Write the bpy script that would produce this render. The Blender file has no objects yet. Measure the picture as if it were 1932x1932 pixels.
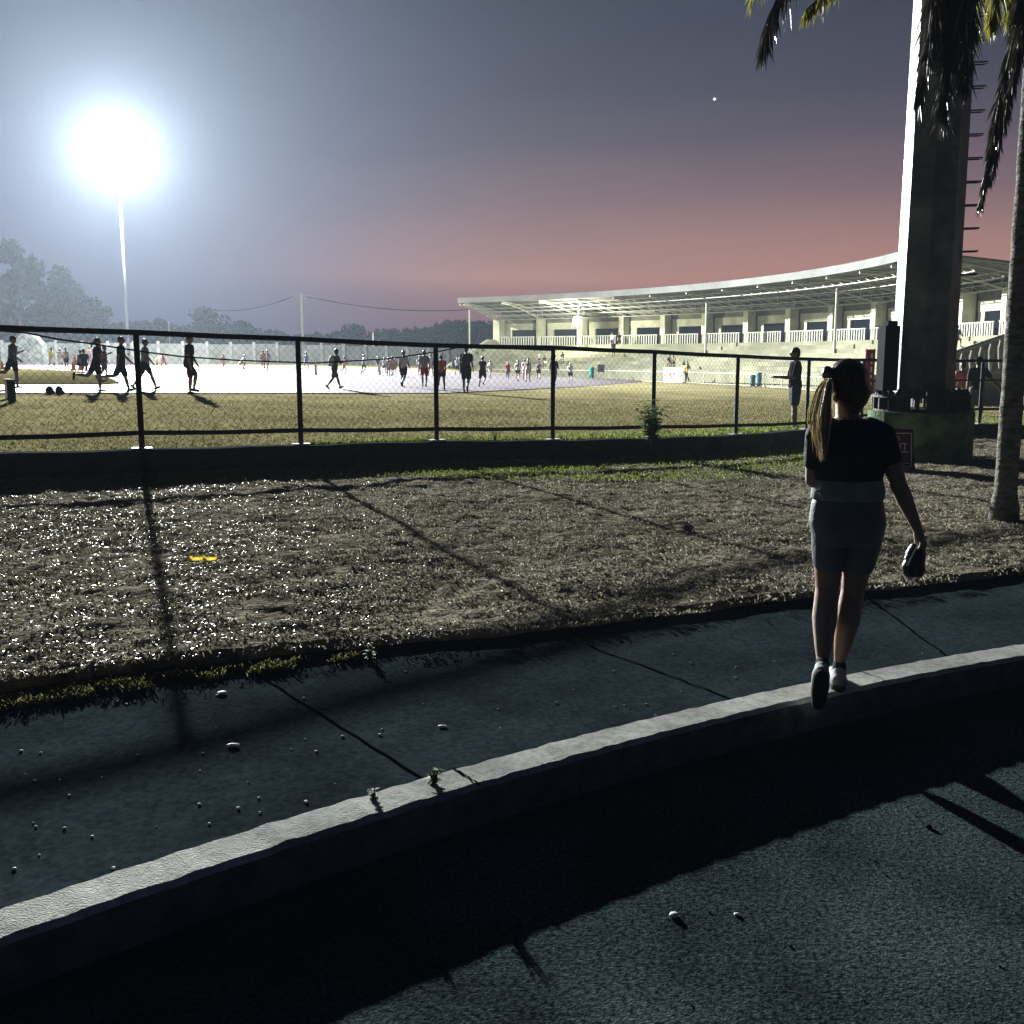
import bpy, bmesh, math, random
import numpy as np
from mathutils import Vector, Matrix
R = math.radians
random.seed(7); rng = np.random.default_rng(7)
S = bpy.context.scene
# ------------------------------------------------------------------ camera
EYE = 1.6; TH = R(8.6); F = 1935.0; CT, ST = math.cos(TH), math.sin(TH)
cam_d = bpy.data.cameras.new('camera'); cam = bpy.data.objects.new('camera', cam_d)
S.collection.objects.link(cam); S.camera = cam
cam.location = (0, 0, EYE); cam.rotation_euler = (R(90) - TH, 0, 0)
cam_d.sensor_width = 36; cam_d.lens = 36 * F / 1932.0
cam_d.clip_start = 0.05; cam_d.clip_end = 3000
# ------------------------------------------------------------------ render look
S.view_settings.view_transform = 'Standard'; S.view_settings.look = 'None'
S.view_settings.exposure = 0; S.view_settings.gamma = 1
S.cycles.use_denoising = True
S.cycles.volume_bounces = 0
S.cycles.max_bounces = 5
S.cycles.sample_clamp_indirect = 4
# ------------------------------------------------------------------ dusk sky
W = bpy.data.worlds.new('World'); S.world = W; W.use_nodes = True
nt = W.node_tree; N = nt.nodes; Lk = nt.links; N.clear()
def wn(t, **k):
    n = N.new(t)
    for a, b in k.items(): setattr(n, a, b)
    return n
wo = wn('ShaderNodeOutputWorld'); bg = wn('ShaderNodeBackground'); tc = wn('ShaderNodeTexCoord')
sep = wn('ShaderNodeSeparateXYZ'); Lk.new(tc.outputs['Generated'], sep.inputs[0])
asn = wn('ShaderNodeMath', operation='ARCSINE'); Lk.new(sep.outputs['Z'], asn.inputs[0])
# a soft cloud noise bends the bands of the afterglow
mp = wn('ShaderNodeMapping'); mp.inputs['Scale'].default_value = (2.0, 2.0, 9.0); Lk.new(tc.outputs['Generated'], mp.inputs[0])
nz = wn('ShaderNodeTexNoise'); nz.inputs['Scale'].default_value = 1.6; nz.inputs['Detail'].default_value = 5; Lk.new(mp.outputs[0], nz.inputs['Vector'])
nm = wn('ShaderNodeMath', operation='MULTIPLY_ADD'); Lk.new(nz.outputs['Fac'], nm.inputs[0]); nm.inputs[1].default_value = 0.045; nm.inputs[2].default_value = -0.0225
ad = wn('ShaderNodeMath', operation='ADD'); Lk.new(asn.outputs[0], ad.inputs[0]); Lk.new(nm.outputs[0], ad.inputs[1])
mr = wn('ShaderNodeMapRange'); mr.inputs['From Min'].default_value = R(-4); mr.inputs['From Max'].default_value = R(56)
Lk.new(ad.outputs[0], mr.inputs['Value'])
def srgb(r, g, b):
    f = lambda c: (c/255/12.92) if c/255 <= .04045 else ((c/255+.055)/1.055)**2.4
    return (f(r), f(g), f(b), 1)
def ramp(stops):
    r = wn('ShaderNodeValToRGB'); e = r.color_ramp.elements
    while len(e) > 1: e.remove(e[-1])
    for i, (deg, c) in enumerate(stops):
        p = (deg + 4) / 60
        x = e[0] if i == 0 else e.new(p)
        x.position = p; x.color = srgb(*c)
    Lk.new(mr.outputs[0], r.inputs[0]); return r
rA = ramp([(-4,(20,22,30)),(-0.5,(95,72,82)),(2.4,(140,100,98)),(4.2,(176,128,112)),(6.2,(156,116,106)),(8.5,(120,94,94)),(11,(84,71,77)),(14,(58,52,60)),(18,(35,34,41)),(28,(16,20,36)),(50,(7,12,26))])
rB = ramp([(-4,(10,12,20)),(0,(74,82,106)),(4,(98,100,124)),(10,(86,91,114)),(18,(64,70,90)),(28,(14,18,32)),(50,(7,12,26))])
# azimuth: afterglow strongest a little right of the view axis
nrm = wn('ShaderNodeVectorMath', operation='NORMALIZE'); Lk.new(tc.outputs['Generated'], nrm.inputs[0])
dt = wn('ShaderNodeVectorMath', operation='DOT_PRODUCT'); dt.inputs[1].default_value = (math.sin(R(6)), math.cos(R(6)), 0); Lk.new(nrm.outputs[0], dt.inputs[0])
m2 = wn('ShaderNodeMapRange'); m2.inputs['From Min'].default_value = -.34; m2.inputs['From Max'].default_value = .03; m2.interpolation_type = 'SMOOTHSTEP'
sx = wn('ShaderNodeSeparateXYZ'); Lk.new(nrm.outputs[0], sx.inputs[0]); Lk.new(sx.outputs['X'], m2.inputs['Value'])
mx = wn('ShaderNodeMixRGB'); Lk.new(m2.outputs[0], mx.inputs[0]); Lk.new(rB.outputs[0], mx.inputs[1]); Lk.new(rA.outputs[0], mx.inputs[2])
# the eastern half of the sky is already night
m3 = wn('ShaderNodeMapRange'); m3.inputs['From Min'].default_value = -.1; m3.inputs['From Max'].default_value = math.cos(R(42)); m3.inputs['To Min'].default_value = .06; m3.interpolation_type = 'SMOOTHSTEP'
Lk.new(dt.outputs['Value'], m3.inputs['Value'])
# a single bright planet
def pray(x, y):
    a = (x-966)/F; b = -(y-966)/F
    return Vector((a, CT + b*ST, -ST + b*CT))
pl = wn('ShaderNodeVectorMath', operation='DOT_PRODUCT'); pl.inputs[1].default_value = pray(1348, 187).normalized(); Lk.new(nrm.outputs[0], pl.inputs[0])
pg = wn('ShaderNodeMath', operation='GREATER_THAN'); pg.inputs[1].default_value = math.cos(R(0.07)); Lk.new(pl.outputs['Value'], pg.inputs[0])
mp2 = wn('ShaderNodeMixRGB'); Lk.new(pg.outputs[0], mp2.inputs[0]); mn = wn('ShaderNodeVectorMath', operation='SCALE'); Lk.new(mx.outputs[0], mn.inputs[0]); Lk.new(m3.outputs[0], mn.inputs['Scale']); na = wn('ShaderNodeVectorMath', operation='ADD'); na.inputs[1].default_value = (.0004,.0034,.022); Lk.new(mn.outputs[0], na.inputs[0]); Lk.new(na.outputs[0], mp2.inputs[1]); mp2.inputs[2].default_value = (1.2, 1.2, 1.2, 1)
Lk.new(mp2.outputs[0], bg.inputs[0]); bg.inputs[1].default_value = 1.0; Lk.new(bg.outputs[0], wo.inputs[0])
# ------------------------------------------------------------------ the place's lamps
LAMP_W = 1.5e6; SPILL_W = 1.3e5; LAMP_D = 100.0
STAND_W = 6000.0
HAZE = 3.5e-4

# ------------------------------------------------------------------ geometry helpers
def P3(x, y, Y):                      # pixel of the 1932 picture at world depth Y -> world point
    r = pray(x, y); t = Y / r.y
    return Vector((r.x*t, Y, EYE + r.z*t))
def sm(t): t = min(1, max(0, t)); return t*t*(3-2*t)
def zf(X, Y): return .25 - .6*math.tanh(X/20) - .45*sm((Y-30)/50)*sm((X+10)/15)
def gpt(x, y, f=zf, off=0):           # pixel -> point on the terrain f
    r = pray(x, y); lo, hi = 1.0, 400.0
    for _ in range(60):
        t = (lo+hi)/2
        if EYE + r.z*t > f(r.x*t, r.y*t) + off: lo = t
        else: hi = t
    return Vector((r.x*t, r.y*t, f(r.x*t, r.y*t)+off))
FENCE = [(-10.2,9.0),(-8.2,10.4),(-6.41,11.66),(-4.664,12.905),(-2.915,14.151),(-1.138,15.486),(.645,16.3),(2.39,17.4),(4.099,18.8),(6.006,20.95),(7.95,23.4),(9.65,24.6),(11.25,24.75),(12.85,24.8),(14.6,24.8),(17,24.8)]
FX = np.array([p[0] for p in FENCE]); FY = np.array([p[1] for p in FENCE])
def fenceY(X): return float(np.interp(X, FX, FY))
EDG = np.array([(-14,-1),(-6,2.6),(-2.55,4.75),(-2.29,4.99),(-1.87,5.2),(-1.51,5.33),(-.96,5.56),(-.009,5.85),(.67,6.17),(1.25,6.43),(1.98,6.80),(2.45,6.98),(2.88,7.15),(3.8,7.54),(8,9.2),(18,12.5)])
def edgeY(X): return float(np.interp(X, EDG[:,0], EDG[:,1]))
def edgeZ(X): return .065 - .025*sm((X+2.2)/1.8)
def zl(X, Y):                         # lawn height
    t = sm((Y-edgeY(X))/max(.1, fenceY(X)-edgeY(X)))*.5 + .5*min(1, max(0, (Y-edgeY(X))/max(.1, fenceY(X)-edgeY(X))))
    return edgeZ(X)*(1-t) + (zf(X, fenceY(X)) + .06 - .29)*t
def kerbY(X):
    if X < -1.7: return kerbY(-1.7) + (X+1.7)*.92
    if X > 3.2: return kerbY(3.2) + (X-3.2)*.44
    return .0022*X**3 - .05623*X**2 + .70448*X + 3.982

class MB:
    def __init__(s): s.v = []; s.f = []; s.m = []
    def face(s, *pts, mi=0):
        b = len(s.v); s.v += [tuple(p) for p in pts]; s.f.append(tuple(range(b, b+len(pts)))); s.m.append(mi)
    def box(s, c, d, rot=0, mi=0, M=None):
        b = len(s.v); cr, sr = math.cos(rot), math.sin(rot)
        for sx in (-1,1):
            for sy in (-1,1):
                for sz in (-1,1):
                    x, y, z = sx*d[0]/2, sy*d[1]/2, sz*d[2]/2
                    p = Vector((x*cr-y*sr, x*sr+y*cr, z))
                    if M: p = M @ Vector((x, y, z))
                    s.v.append((c[0]+p[0], c[1]+p[1], c[2]+p[2]))
        for q in ((0,1,3,2),(4,6,7,5),(0,4,5,1),(2,3,7,6),(0,2,6,4),(1,5,7,3)):
            s.f.append(tuple(b+i for i in q)); s.m.append(mi)
    def tube(s, pts, rs, n=8, mi=0, cap=True):
        pts = [Vector(p) for p in pts]
        if not hasattr(rs, '__len__'): rs = [rs]*len(pts)
        b = len(s.v); prev = None
        for i, p in enumerate(pts):
            d = (pts[min(i+1, len(pts)-1)] - pts[max(i-1, 0)])
            d = d.normalized() if d.length > 1e-9 else Vector((0,0,1))
            if prev is None:
                u = d.cross(Vector((0,0,1)));
                if u.length < .1: u = d.cross(Vector((1,0,0)))
            else: u = prev - d*prev.dot(d)
            u.normalize(); prev = u; w = d.cross(u)
            for k in range(n):
                a = 2*math.pi*k/n; q = p + (u*math.cos(a)+w*math.sin(a))*rs[i]; s.v.append(tuple(q))
        for i in range(len(pts)-1):
            for k in range(n):
                a, c = b+i*n+k, b+i*n+(k+1)%n
                s.f.append((a, c, c+n, a+n)); s.m.append(mi)
        if cap:
            s.f.append(tuple(b+k for k in range(n))[::-1]); s.m.append(mi)
            e = b+(len(pts)-1)*n; s.f.append(tuple(e+k for k in range(n))); s.m.append(mi)
    def prism(s, poly, z0, z1, mi=0):
        n = len(poly); b = len(s.v)
        s.v += [(p[0], p[1], z0) for p in poly] + [(p[0], p[1], z1) for p in poly]
        for k in range(n): s.f.append((b+k, b+(k+1)%n, b+n+(k+1)%n, b+n+k)); s.m.append(mi)
        s.f.append(tuple(b+k for k in range(n))[::-1]); s.f.append(tuple(b+n+k for k in range(n))); s.m += [mi, mi]
    def ell(s, c, r, seg=12, rings=8, M=None, mi=0):
        b = len(s.v); c = Vector(c)
        for i in range(rings+1):
            t = math.pi*i/rings
            for k in range(seg):
                a = 2*math.pi*k/seg
                p = Vector((r[0]*math.sin(t)*math.cos(a), r[1]*math.sin(t)*math.sin(a), r[2]*math.cos(t)))
                if M: p = M @ p
                s.v.append(tuple(c+p))
        for i in range(rings):
            for k in range(seg):
                s.f.append((b+i*seg+k, b+(i+1)*seg+k, b+(i+1)*seg+(k+1)%seg, b+i*seg+(k+1)%seg)); s.m.append(mi)
    def cap(s, p1, r1, p2, r2, n=12, mi=0):          # tapered capsule
        p1 = Vector(p1); p2 = Vector(p2); d = p2-p1; L = d.length; d = d.normalized() if L > 1e-6 else Vector((0,0,1))
        pts = []; rs = []
        for a in (-88,-60,-30,0): pts.append(p1 + d*r1*math.sin(R(a))); rs.append(r1*math.cos(R(a)))
        for a in (0,30,60,88): pts.append(p2 + d*r2*math.sin(R(a))); rs.append(r2*math.cos(R(a)))
        s.tube(pts, rs, n, mi)
    def loft(s, secs, n=16, mi=0, expo=2.0):          # secs: (center, rx, ry) horizontal ellipses
        b = len(s.v)
        for c, rx, ry in secs:
            for k in range(n):
                a = 2*math.pi*k/n
                ca, sa = math.cos(a), math.sin(a)
                s.v.append((c[0]+rx*math.copysign(abs(ca)**(2/expo), ca), c[1]+ry*math.copysign(abs(sa)**(2/expo), sa), c[2]))
        m = len(secs)
        for i in range(m-1):
            for k in range(n):
                s.f.append((b+i*n+k, b+i*n+(k+1)%n, b+(i+1)*n+(k+1)%n, b+(i+1)*n+k)); s.m.append(mi)
        s.f.append(tuple(b+k for k in range(n))[::-1]); s.f.append(tuple(b+(m-1)*n+k for k in range(n))); s.m += [mi, mi]
    def mesh(s, name):
        me = bpy.data.meshes.new(name); me.from_pydata(s.v, [], s.f)
        return me
    def build(s, name, mats, parent=None, smooth=False, fix=True):
        me = s.mesh(name)
        if not isinstance(mats, (list, tuple)): mats = [mats]
        for m in mats: me.materials.append(m)
        me.polygons.foreach_set('material_index', s.m)
        if smooth: me.polygons.foreach_set('use_smooth', [True]*len(me.polygons))
        if fix:
            bm = bmesh.new(); bm.from_mesh(me); bmesh.ops.recalc_face_normals(bm, faces=bm.faces); bm.to_mesh(me); bm.free()
        return link(name, me, parent)
def link(name, me, parent=None):
    o = bpy.data.objects.new(name, me); S.collection.objects.link(o)
    if parent is not None:
        o.parent = parent
        if parent.matrix_basis != Matrix.Identity(4): o.matrix_parent_inverse = parent.matrix_basis.inverted()
    return o
def empty(name, loc=(0,0,0), rz=0):
    o = bpy.data.objects.new(name, None); S.collection.objects.link(o); o.location = loc; o.rotation_euler = (0,0,rz); o.empty_display_size = .2
    return o
def tag(o, label=None, cat=None, group=None, kind=None):
    for k, v in (('label',label),('category',cat),('group',group),('kind',kind)):
        if v: o[k] = v
    return o
def quads(name, V, n, m, parent=None):               # V: (k, n, 3) polygons of n vertices each
    k = V.shape[0]; me = bpy.data.meshes.new(name)
    me.vertices.add(k*n); me.vertices.foreach_set('co', V.reshape(-1).astype(np.float32))
    me.loops.add(k*n); me.loops.foreach_set('vertex_index', np.arange(k*n, dtype=np.int32))
    me.polygons.add(k); me.polygons.foreach_set('loop_start', np.arange(0, k*n, n, dtype=np.int32))
    me.polygons.foreach_set('loop_total', np.full(k, n, dtype=np.int32))
    me.materials.append(m); me.update(calc_edges=True); me.validate()
    return link(name, me, parent)

# ------------------------------------------------------------------ materials
def mat(name, col, rough=.8, var=.25, scale=8, bump=0, bscale=40, spec=.15, big=None, col2=None, metal=0, detail=4, emit=None, es=0, trans=0, coords='Object', stretch=None, fac=(.35,.65)):
    m = bpy.data.materials.new(name); m.use_nodes = True
    t = m.node_tree; n = t.nodes; l = t.links; b = n['Principled BSDF']
    c1 = tuple(col[:3]); c2 = tuple(c*(1-var) for c in c1) if col2 is None else tuple(col2[:3])
    co = n.new('ShaderNodeTexCoord'); mpn = n.new('ShaderNodeMapping'); l.new(co.outputs[coords], mpn.inputs[0])
    if stretch: mpn.inputs['Scale'].default_value = stretch
    z = n.new('ShaderNodeTexNoise'); z.inputs['Scale'].default_value = scale; z.inputs['Detail'].default_value = detail; l.new(mpn.outputs[0], z.inputs['Vector'])
    r = n.new('ShaderNodeValToRGB'); l.new(z.outputs['Fac'], r.inputs[0])
    r.color_ramp.elements[0].position = fac[0]; r.color_ramp.elements[0].color = (*c2, 1)
    r.color_ramp.elements[1].position = fac[1]; r.color_ramp.elements[1].color = (*c1, 1)
    if big:                                   # slow stains over the surface: (scale, low, high)
        zb = n.new('ShaderNodeTexNoise'); zb.inputs['Scale'].default_value = big[0]; zb.inputs['Detail'].default_value = 7; zb.inputs['Roughness'].default_value = .62; l.new(mpn.outputs[0], zb.inputs['Vector'])
        rb = n.new('ShaderNodeMapRange'); rb.inputs['From Min'].default_value = .36; rb.inputs['From Max'].default_value = .64; rb.inputs['To Min'].default_value = big[1]; rb.inputs['To Max'].default_value = big[2]; l.new(zb.outputs['Fac'], rb.inputs['Value'])
        sc = n.new('ShaderNodeVectorMath'); sc.operation = 'SCALE'; l.new(r.outputs[0], sc.inputs[0]); l.new(rb.outputs[0], sc.inputs['Scale']); l.new(sc.outputs[0], b.inputs['Base Color'])
    else: l.new(r.outputs[0], b.inputs['Base Color'])
    b.inputs['Roughness'].default_value = rough; b.inputs['Metallic'].default_value = metal
    b.inputs['Specular IOR Level'].default_value = spec
    if trans: b.inputs['Transmission Weight'].default_value = trans
    if bump:
        z2 = n.new('ShaderNodeTexNoise'); z2.inputs['Scale'].default_value = bscale; z2.inputs['Detail'].default_value = 6; l.new(mpn.outputs[0], z2.inputs['Vector'])
        bp = n.new('ShaderNodeBump'); bp.inputs['Strength'].default_value = 1; bp.inputs['Distance'].default_value = bump
        l.new(z2.outputs['Fac'], bp.inputs['Height']); l.new(bp.outputs[0], b.inputs['Normal'])
    if emit:
        b.inputs['Emission Color'].default_value = (*emit, 1); b.inputs['Emission Strength'].default_value = es
        m.cycles.emission_sampling = 'NONE'
    return m
def leafmat(name, col, col2, rough=.4, spec=.5, tl=.25, scale=30, isl=True):
    m = bpy.data.materials.new(name); m.use_nodes = True
    t = m.node_tree; n = t.nodes; l = t.links; b = n['Principled BSDF']; out = n['Material Output']
    g = n.new('ShaderNodeNewGeometry'); r = n.new('ShaderNodeValToRGB'); l.new(g.outputs['Random Per Island'], r.inputs[0])
    r.color_ramp.elements[0].color = (*col2, 1); r.color_ramp.elements[1].color = (*col, 1)
    l.new(r.outputs[0], b.inputs['Base Color']); b.inputs['Roughness'].default_value = rough; b.inputs['Specular IOR Level'].default_value = spec
    tr = n.new('ShaderNodeBsdfTranslucent'); l.new(r.outputs[0], tr.inputs[0]); mxs = n.new('ShaderNodeMixShader'); mxs.inputs[0].default_value = tl
    l.new(b.outputs[0], mxs.inputs[1]); l.new(tr.outputs[0], mxs.inputs[2]); l.new(mxs.outputs[0], out.inputs[0])
    return m
M = {}
M['track'] = mat('track', (.100,.086,.100), .8, .12, .6, .004, 60)
M['field'] = mat('field_grass', (.34,.295,.15), 1, .0, 5, .03, 9, spec=.0, big=(.35,.6,1.15), col2=(.20,.19,.095), detail=8, fac=(.3,.7))
M['patch'] = mat('infield_grass', (.075,.066,.03), 1, .0, .9, .03, 6, spec=.0, col2=(.05,.046,.02), detail=8)
M['soil'] = mat('lawn_soil', (.30,.27,.20), 1, .0, 9, .03, 22, spec=.0, big=(1.1,.5,1.2), col2=(.09,.08,.055), detail=10, fac=(.3,.65))
M['side'] = mat('sidewalk_concrete', (.036,.050,.056), 1, 0, 40, .003, 240, spec=.0, big=(.9,.6,1.25), col2=(.015,.023,.028), detail=14, fac=(.3,.7))
M['road'] = mat('asphalt', (.072,.094,.094), 1, 0, 60, .009, 120, spec=.0, big=(1.1,.4,1.3), col2=(.010,.018,.026), detail=14, fac=(.36,.66))
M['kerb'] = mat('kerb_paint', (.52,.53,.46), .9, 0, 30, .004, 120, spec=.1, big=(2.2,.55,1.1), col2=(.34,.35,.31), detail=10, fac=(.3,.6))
M['kerb_shade'] = mat('kerb_face_shade', (.20,.20,.19), .9, 0, 10, .008, 60, col2=(.10,.11,.11), detail=10)  # face darker than the top: its shade is put into the colour
M['wall'] = mat('wall_concrete', (.07,.075,.075), 1, .4, 4, .01, 40, spec=.0)
M['steel'] = mat('galvanised_steel', (.22,.24,.25), .6, .35, 14, .002, 60, metal=.2)
M['darkpipe'] = mat('weathered_pipe', (.045,.05,.055), .65, .45, 12, .003, 50, metal=.0)
M['wire'] = mat('chain_wire', (.018,.02,.022), .8, .2, 10, spec=.02)
M['plate'] = mat('pale_base_plate', (.7,.7,.68), .6, .2, 10)
M['mast'] = mat('mast_steel', (.17,.20,.17), .5, 0, 2.2, .004, 20, spec=.4, big=(1.2,.4,1.2), col2=(.06,.09,.07), detail=8)
M['pedestal'] = mat('mossy_concrete', (.22,.32,.15), .95, 0, 3.5, .02, 30, col2=(.05,.10,.055), detail=8)
M['bark'] = mat('palm_bark', (.26,.25,.22), .9, 0, 9, .03, 14, spec=.05, col2=(.10,.095,.08), stretch=(1,1,3))
M['stand'] = mat('stand_paint', (.205,.205,.135), .9, .2, .8, .01, 12, big=(.25,.6,1.15))
M['facade'] = mat('facade_bounce_tone', (.60,.60,.43), .9, .15, .8, big=(.5,.65,1.1))  # lighter than the tiers, standing in for bounced light under the roof
M['standw'] = mat('stand_white', (.40,.40,.34), .75, .12, 1.2)
M['concrete'] = mat('stand_concrete', (.17,.17,.12), .9, .35, 1.5, .01, 12)
M['roofs'] = mat('roof_sheet', (.13,.13,.105), .6, .35, 2, .02, 3, stretch=(1,1,1))
M['fascia'] = mat('fascia_paint', (.16,.163,.152), .8, .1, .5, big=(.4,.75,1.05))
M['truss'] = mat('truss_steel', (.42,.42,.36), .6, .15, 6)
M['dark'] = mat('opening_shade', (.004,.005,.010), .8, .3, 2, spec=.05)  # near-black sheet colour standing for shade inside the stand's openings
M['farwall'] = mat('boundary_paint', (.14,.15,.15), .9, .35, .5, 0)
M['far_leaf'] = leafmat('haze_tinted_foliage', (.060,.076,.086), (.052,.066,.076), 1, .0, .3)  # bluish grey leaf colour carries the haze that fades the far trees
M['bark2'] = mat('tree_bark', (.12,.09,.07), .95, .4, 6, .02, 10)
M['blade'] = leafmat('dry_grass_blades', (.54,.50,.36), (.09,.085,.055), .5, .2, .25)
M['leaf'] = leafmat('dry_leaf_litter', (.38,.34,.26), (.08,.07,.05), .44, .6, .15)
M['green'] = leafmat('green_grass_blades', (.26,.30,.07), (.10,.13,.03), .45, .4, .35)
M['vgreen'] = leafmat('verge_grass_blades', (.36,.34,.14), (.08,.085,.03), .4, .4, .35)
M['field_blade'] = leafmat('field_grass_blades', (.36,.32,.16), (.16,.155,.07), 1, .0, .3)
M['weed'] = leafmat('weed_leaves', (.16,.24,.07), (.05,.10,.03), .6, .15, .3)
M['frond'] = leafmat('dead_palm_frond', (.09,.08,.055), (.015,.014,.012), .28, 1.0, .12)
M['frondg'] = leafmat('green_palm_frond', (.30,.29,.05), (.12,.13,.03), .4, .5, .4)
M['maroon'] = mat('maroon_board', (.10,.012,.02), .6, .2, 10)
M['white'] = mat('white_paint', (.78,.78,.76), .6, .1, 10)
M['black'] = mat('black_paint', (.008,.008,.010), .8, .2, 10, spec=.02)
M['red'] = mat('red_paint', (.6,.05,.04), .6, .2, 10)
_c = {}
def cloth(c, rough=.85, scale=12):
    k = tuple(c)
    if k not in _c: _c[k] = mat('cloth_%d' % len(_c), c, rough, .3, scale, .004, 60, spec=.05)
    return _c[k]

# ------------------------------------------------------------------ setting
def grid(name, xs, rows, f, m, smooth=True, kind='structure'):
    """rows(x) -> list of Y for that x (same length for every x)"""
    v = []; fc = []; n = len(rows(xs[0]))
    for x in xs:
        for y in rows(x): v.append((x, y, f(x, y)))
    for i in range(len(xs)-1):
        for j in range(n-1): a = i*n+j; fc.append((a, a+n, a+n+1, a+1))
    me = bpy.data.meshes.new(name); me.from_pydata(v, [], fc); me.materials.append(m)
    me.polygons.foreach_set('use_smooth', [smooth]*len(fc))
    return tag(link(name, me), kind=kind)
from mathutils import noise as mnoise
def hf(x, y):
    return .030*mnoise.noise(Vector((x*.9, y*.9, 3)))+.020*mnoise.noise(Vector((x*3.1, y*3.1, 7)))+.018*mnoise.noise(Vector((x*8, y*8, 1)))+.010*mnoise.noise(Vector((x*19, y*19, 5)))
# field: one sheet from the wall to far away
T = [0,.04,.08,.13,.18,.24,.3,.37,.45,.55,.68,.85,1.05,1.3,1.6,2,2.5,3,3.6,4.3,5.2,6.3,7.6,9.2,11,13.5,17,24]
xs = [-230,-170,-130] + list(np.arange(-100, 60.1, 1.25)) + [75,100,140,200]
grid('field', xs, lambda x: [fenceY(x)+.02+t*20*(.6 if False else 1) for t in T], zf, M['field'])
gz = MB(); gz.face((-260,-12,-2.2),(230,-12,-2.2),(230,560,-2.2),(-260,560,-2.2))
tag(gz.build('ground', M['patch'], fix=False), kind='structure')
# lawn
TL = list(np.linspace(0, 1, 230))
grid('lawn', list(np.arange(-8.5, 12, .05)), lambda x: [edgeY(x)+.02*math.sin(x*9)+.015*math.sin(x*23)+t*(fenceY(x)-.1-edgeY(x)) for t in TL], lambda x, y: zl(x, y)+hf(x, y)*min(1, max(.15,(y-edgeY(x))*3)), M['soil'])
mb = MB()   # the lawn's broken front edge
px = list(np.arange(-9, 16, .1))
for a, b in zip(px[:-1], px[1:]):
    ya, yb = [edgeY(x)+.02*math.sin(x*9)+.015*math.sin(x*23) for x in (a, b)]
    mb.face((a, ya, zl(a, ya)), (b, yb, zl(b, yb)), (b, yb-.03, -.03), (a, ya-.03, -.03))
tag(mb.build('lawn_edge', M['soil'], fix=False), kind='structure')
# sidewalk between kerb and lawn, joints cut every 2 m
def kn(X):
    d = .01; t = Vector((2*d, kerbY(X+d)-kerbY(X-d), 0)).normalized(); return Vector((t.y, -t.x, 0))   # points to the road
KX = list(np.arange(-9, 12, .1))
mb = MB()
for a, b in zip(KX[:-1], KX[1:]):
    for t0, t1 in ((0,.25),(.25,.5),(.5,.75),(.75,1)):
        q = []
        for x, t in ((a,t0),(b,t0),(b,t1),(a,t1)):
            y0, y1 = kerbY(x)-.02, edgeY(x)+.1; q.append((x, y0+(y1-y0)*t, -.012))
        mb.face(*q)
tag(mb.build('sidewalk', M['side'], fix=False), kind='structure')
M['joint'] = mat('joint_dirt', (.003,.003,.004), 1, spec=0)
mb = MB()
for (x0, y0), (x1, y1) in (((470,1262),(820,1480)), ((1110,1218),(1400,1325)), ((1640,1130),(1790,1240)), ((-300,1400),(-60,1700))):
    prev = None
    for i in range(13):
        t = i/12; w = gpt(x0+(x1-x0)*t, y0+(y1-y0)*t, lambda a, b: -.008); w += Vector((random.uniform(-.01,.01), 0, 0))
        if prev: mb.face(prev+Vector((-.007,0,0)), prev+Vector((.007,0,0)), w+Vector((.007,0,0)), w+Vector((-.007,0,0)))
        prev = w
tag(mb.build('sidewalk_joint', M['joint'], fix=False), kind='structure')
# kerb
mb = MB(); prof = [(0,-.02),(0,.0),(.012,.008),(.165,.006),(.185,-.012),(.20,-.17)]
KX2 = list(np.arange(-9, 12, .05)); b0 = len(mb.v)
for i, x in enumerate(KX2):
    n = kn(x); p = Vector((x, kerbY(x), 0)); jag = .003*math.sin(x*31)+.003*math.sin(x*77+1)+random.uniform(-.003,.003)
    for j, (d, z) in enumerate(prof): q = p + n*(d + (jag if j in (3,4) else (jag*.8 if j < 3 else 0))); mb.v.append((q.x, q.y, z+(.002*math.sin(x*50) if j in (2,3) else 0)))
for i in range(len(KX2)-1):
    for j in range(5):
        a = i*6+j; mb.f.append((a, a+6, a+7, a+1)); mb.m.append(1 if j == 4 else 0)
tag(mb.build('kerb', [M['kerb'], M['kerb_shade']], fix=False, smooth=False), kind='structure')
mb = MB()
for X0, wd in ((-.232, .006), (1.78, .003)):
    n = kn(X0); t_ = Vector((-n.y, n.x, 0)); p = Vector((X0, kerbY(X0), 0)); pr = None
    for i in range(9):
        q = p + n*(.0+.176*i/8) + t_*random.uniform(-.005,.005)+Vector((0,0,.011 if i < 8 else .002)); w_ = wd*random.uniform(.5,1.3)
        if pr: mb.face(pr[0]-t_*pr[1], pr[0]+t_*pr[1], q+t_*w_, q-t_*w_)
        pr = (q, w_)
tag(mb.build('kerb_crack', M['joint'], fix=False), kind='structure')
mb = MB(); mb.face((-14,-10,-.15),(14,-10,-.15),(14,16,-.15),(-14,16,-.15))
tag(mb.build('road', M['road'], fix=False), kind='structure')
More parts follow.
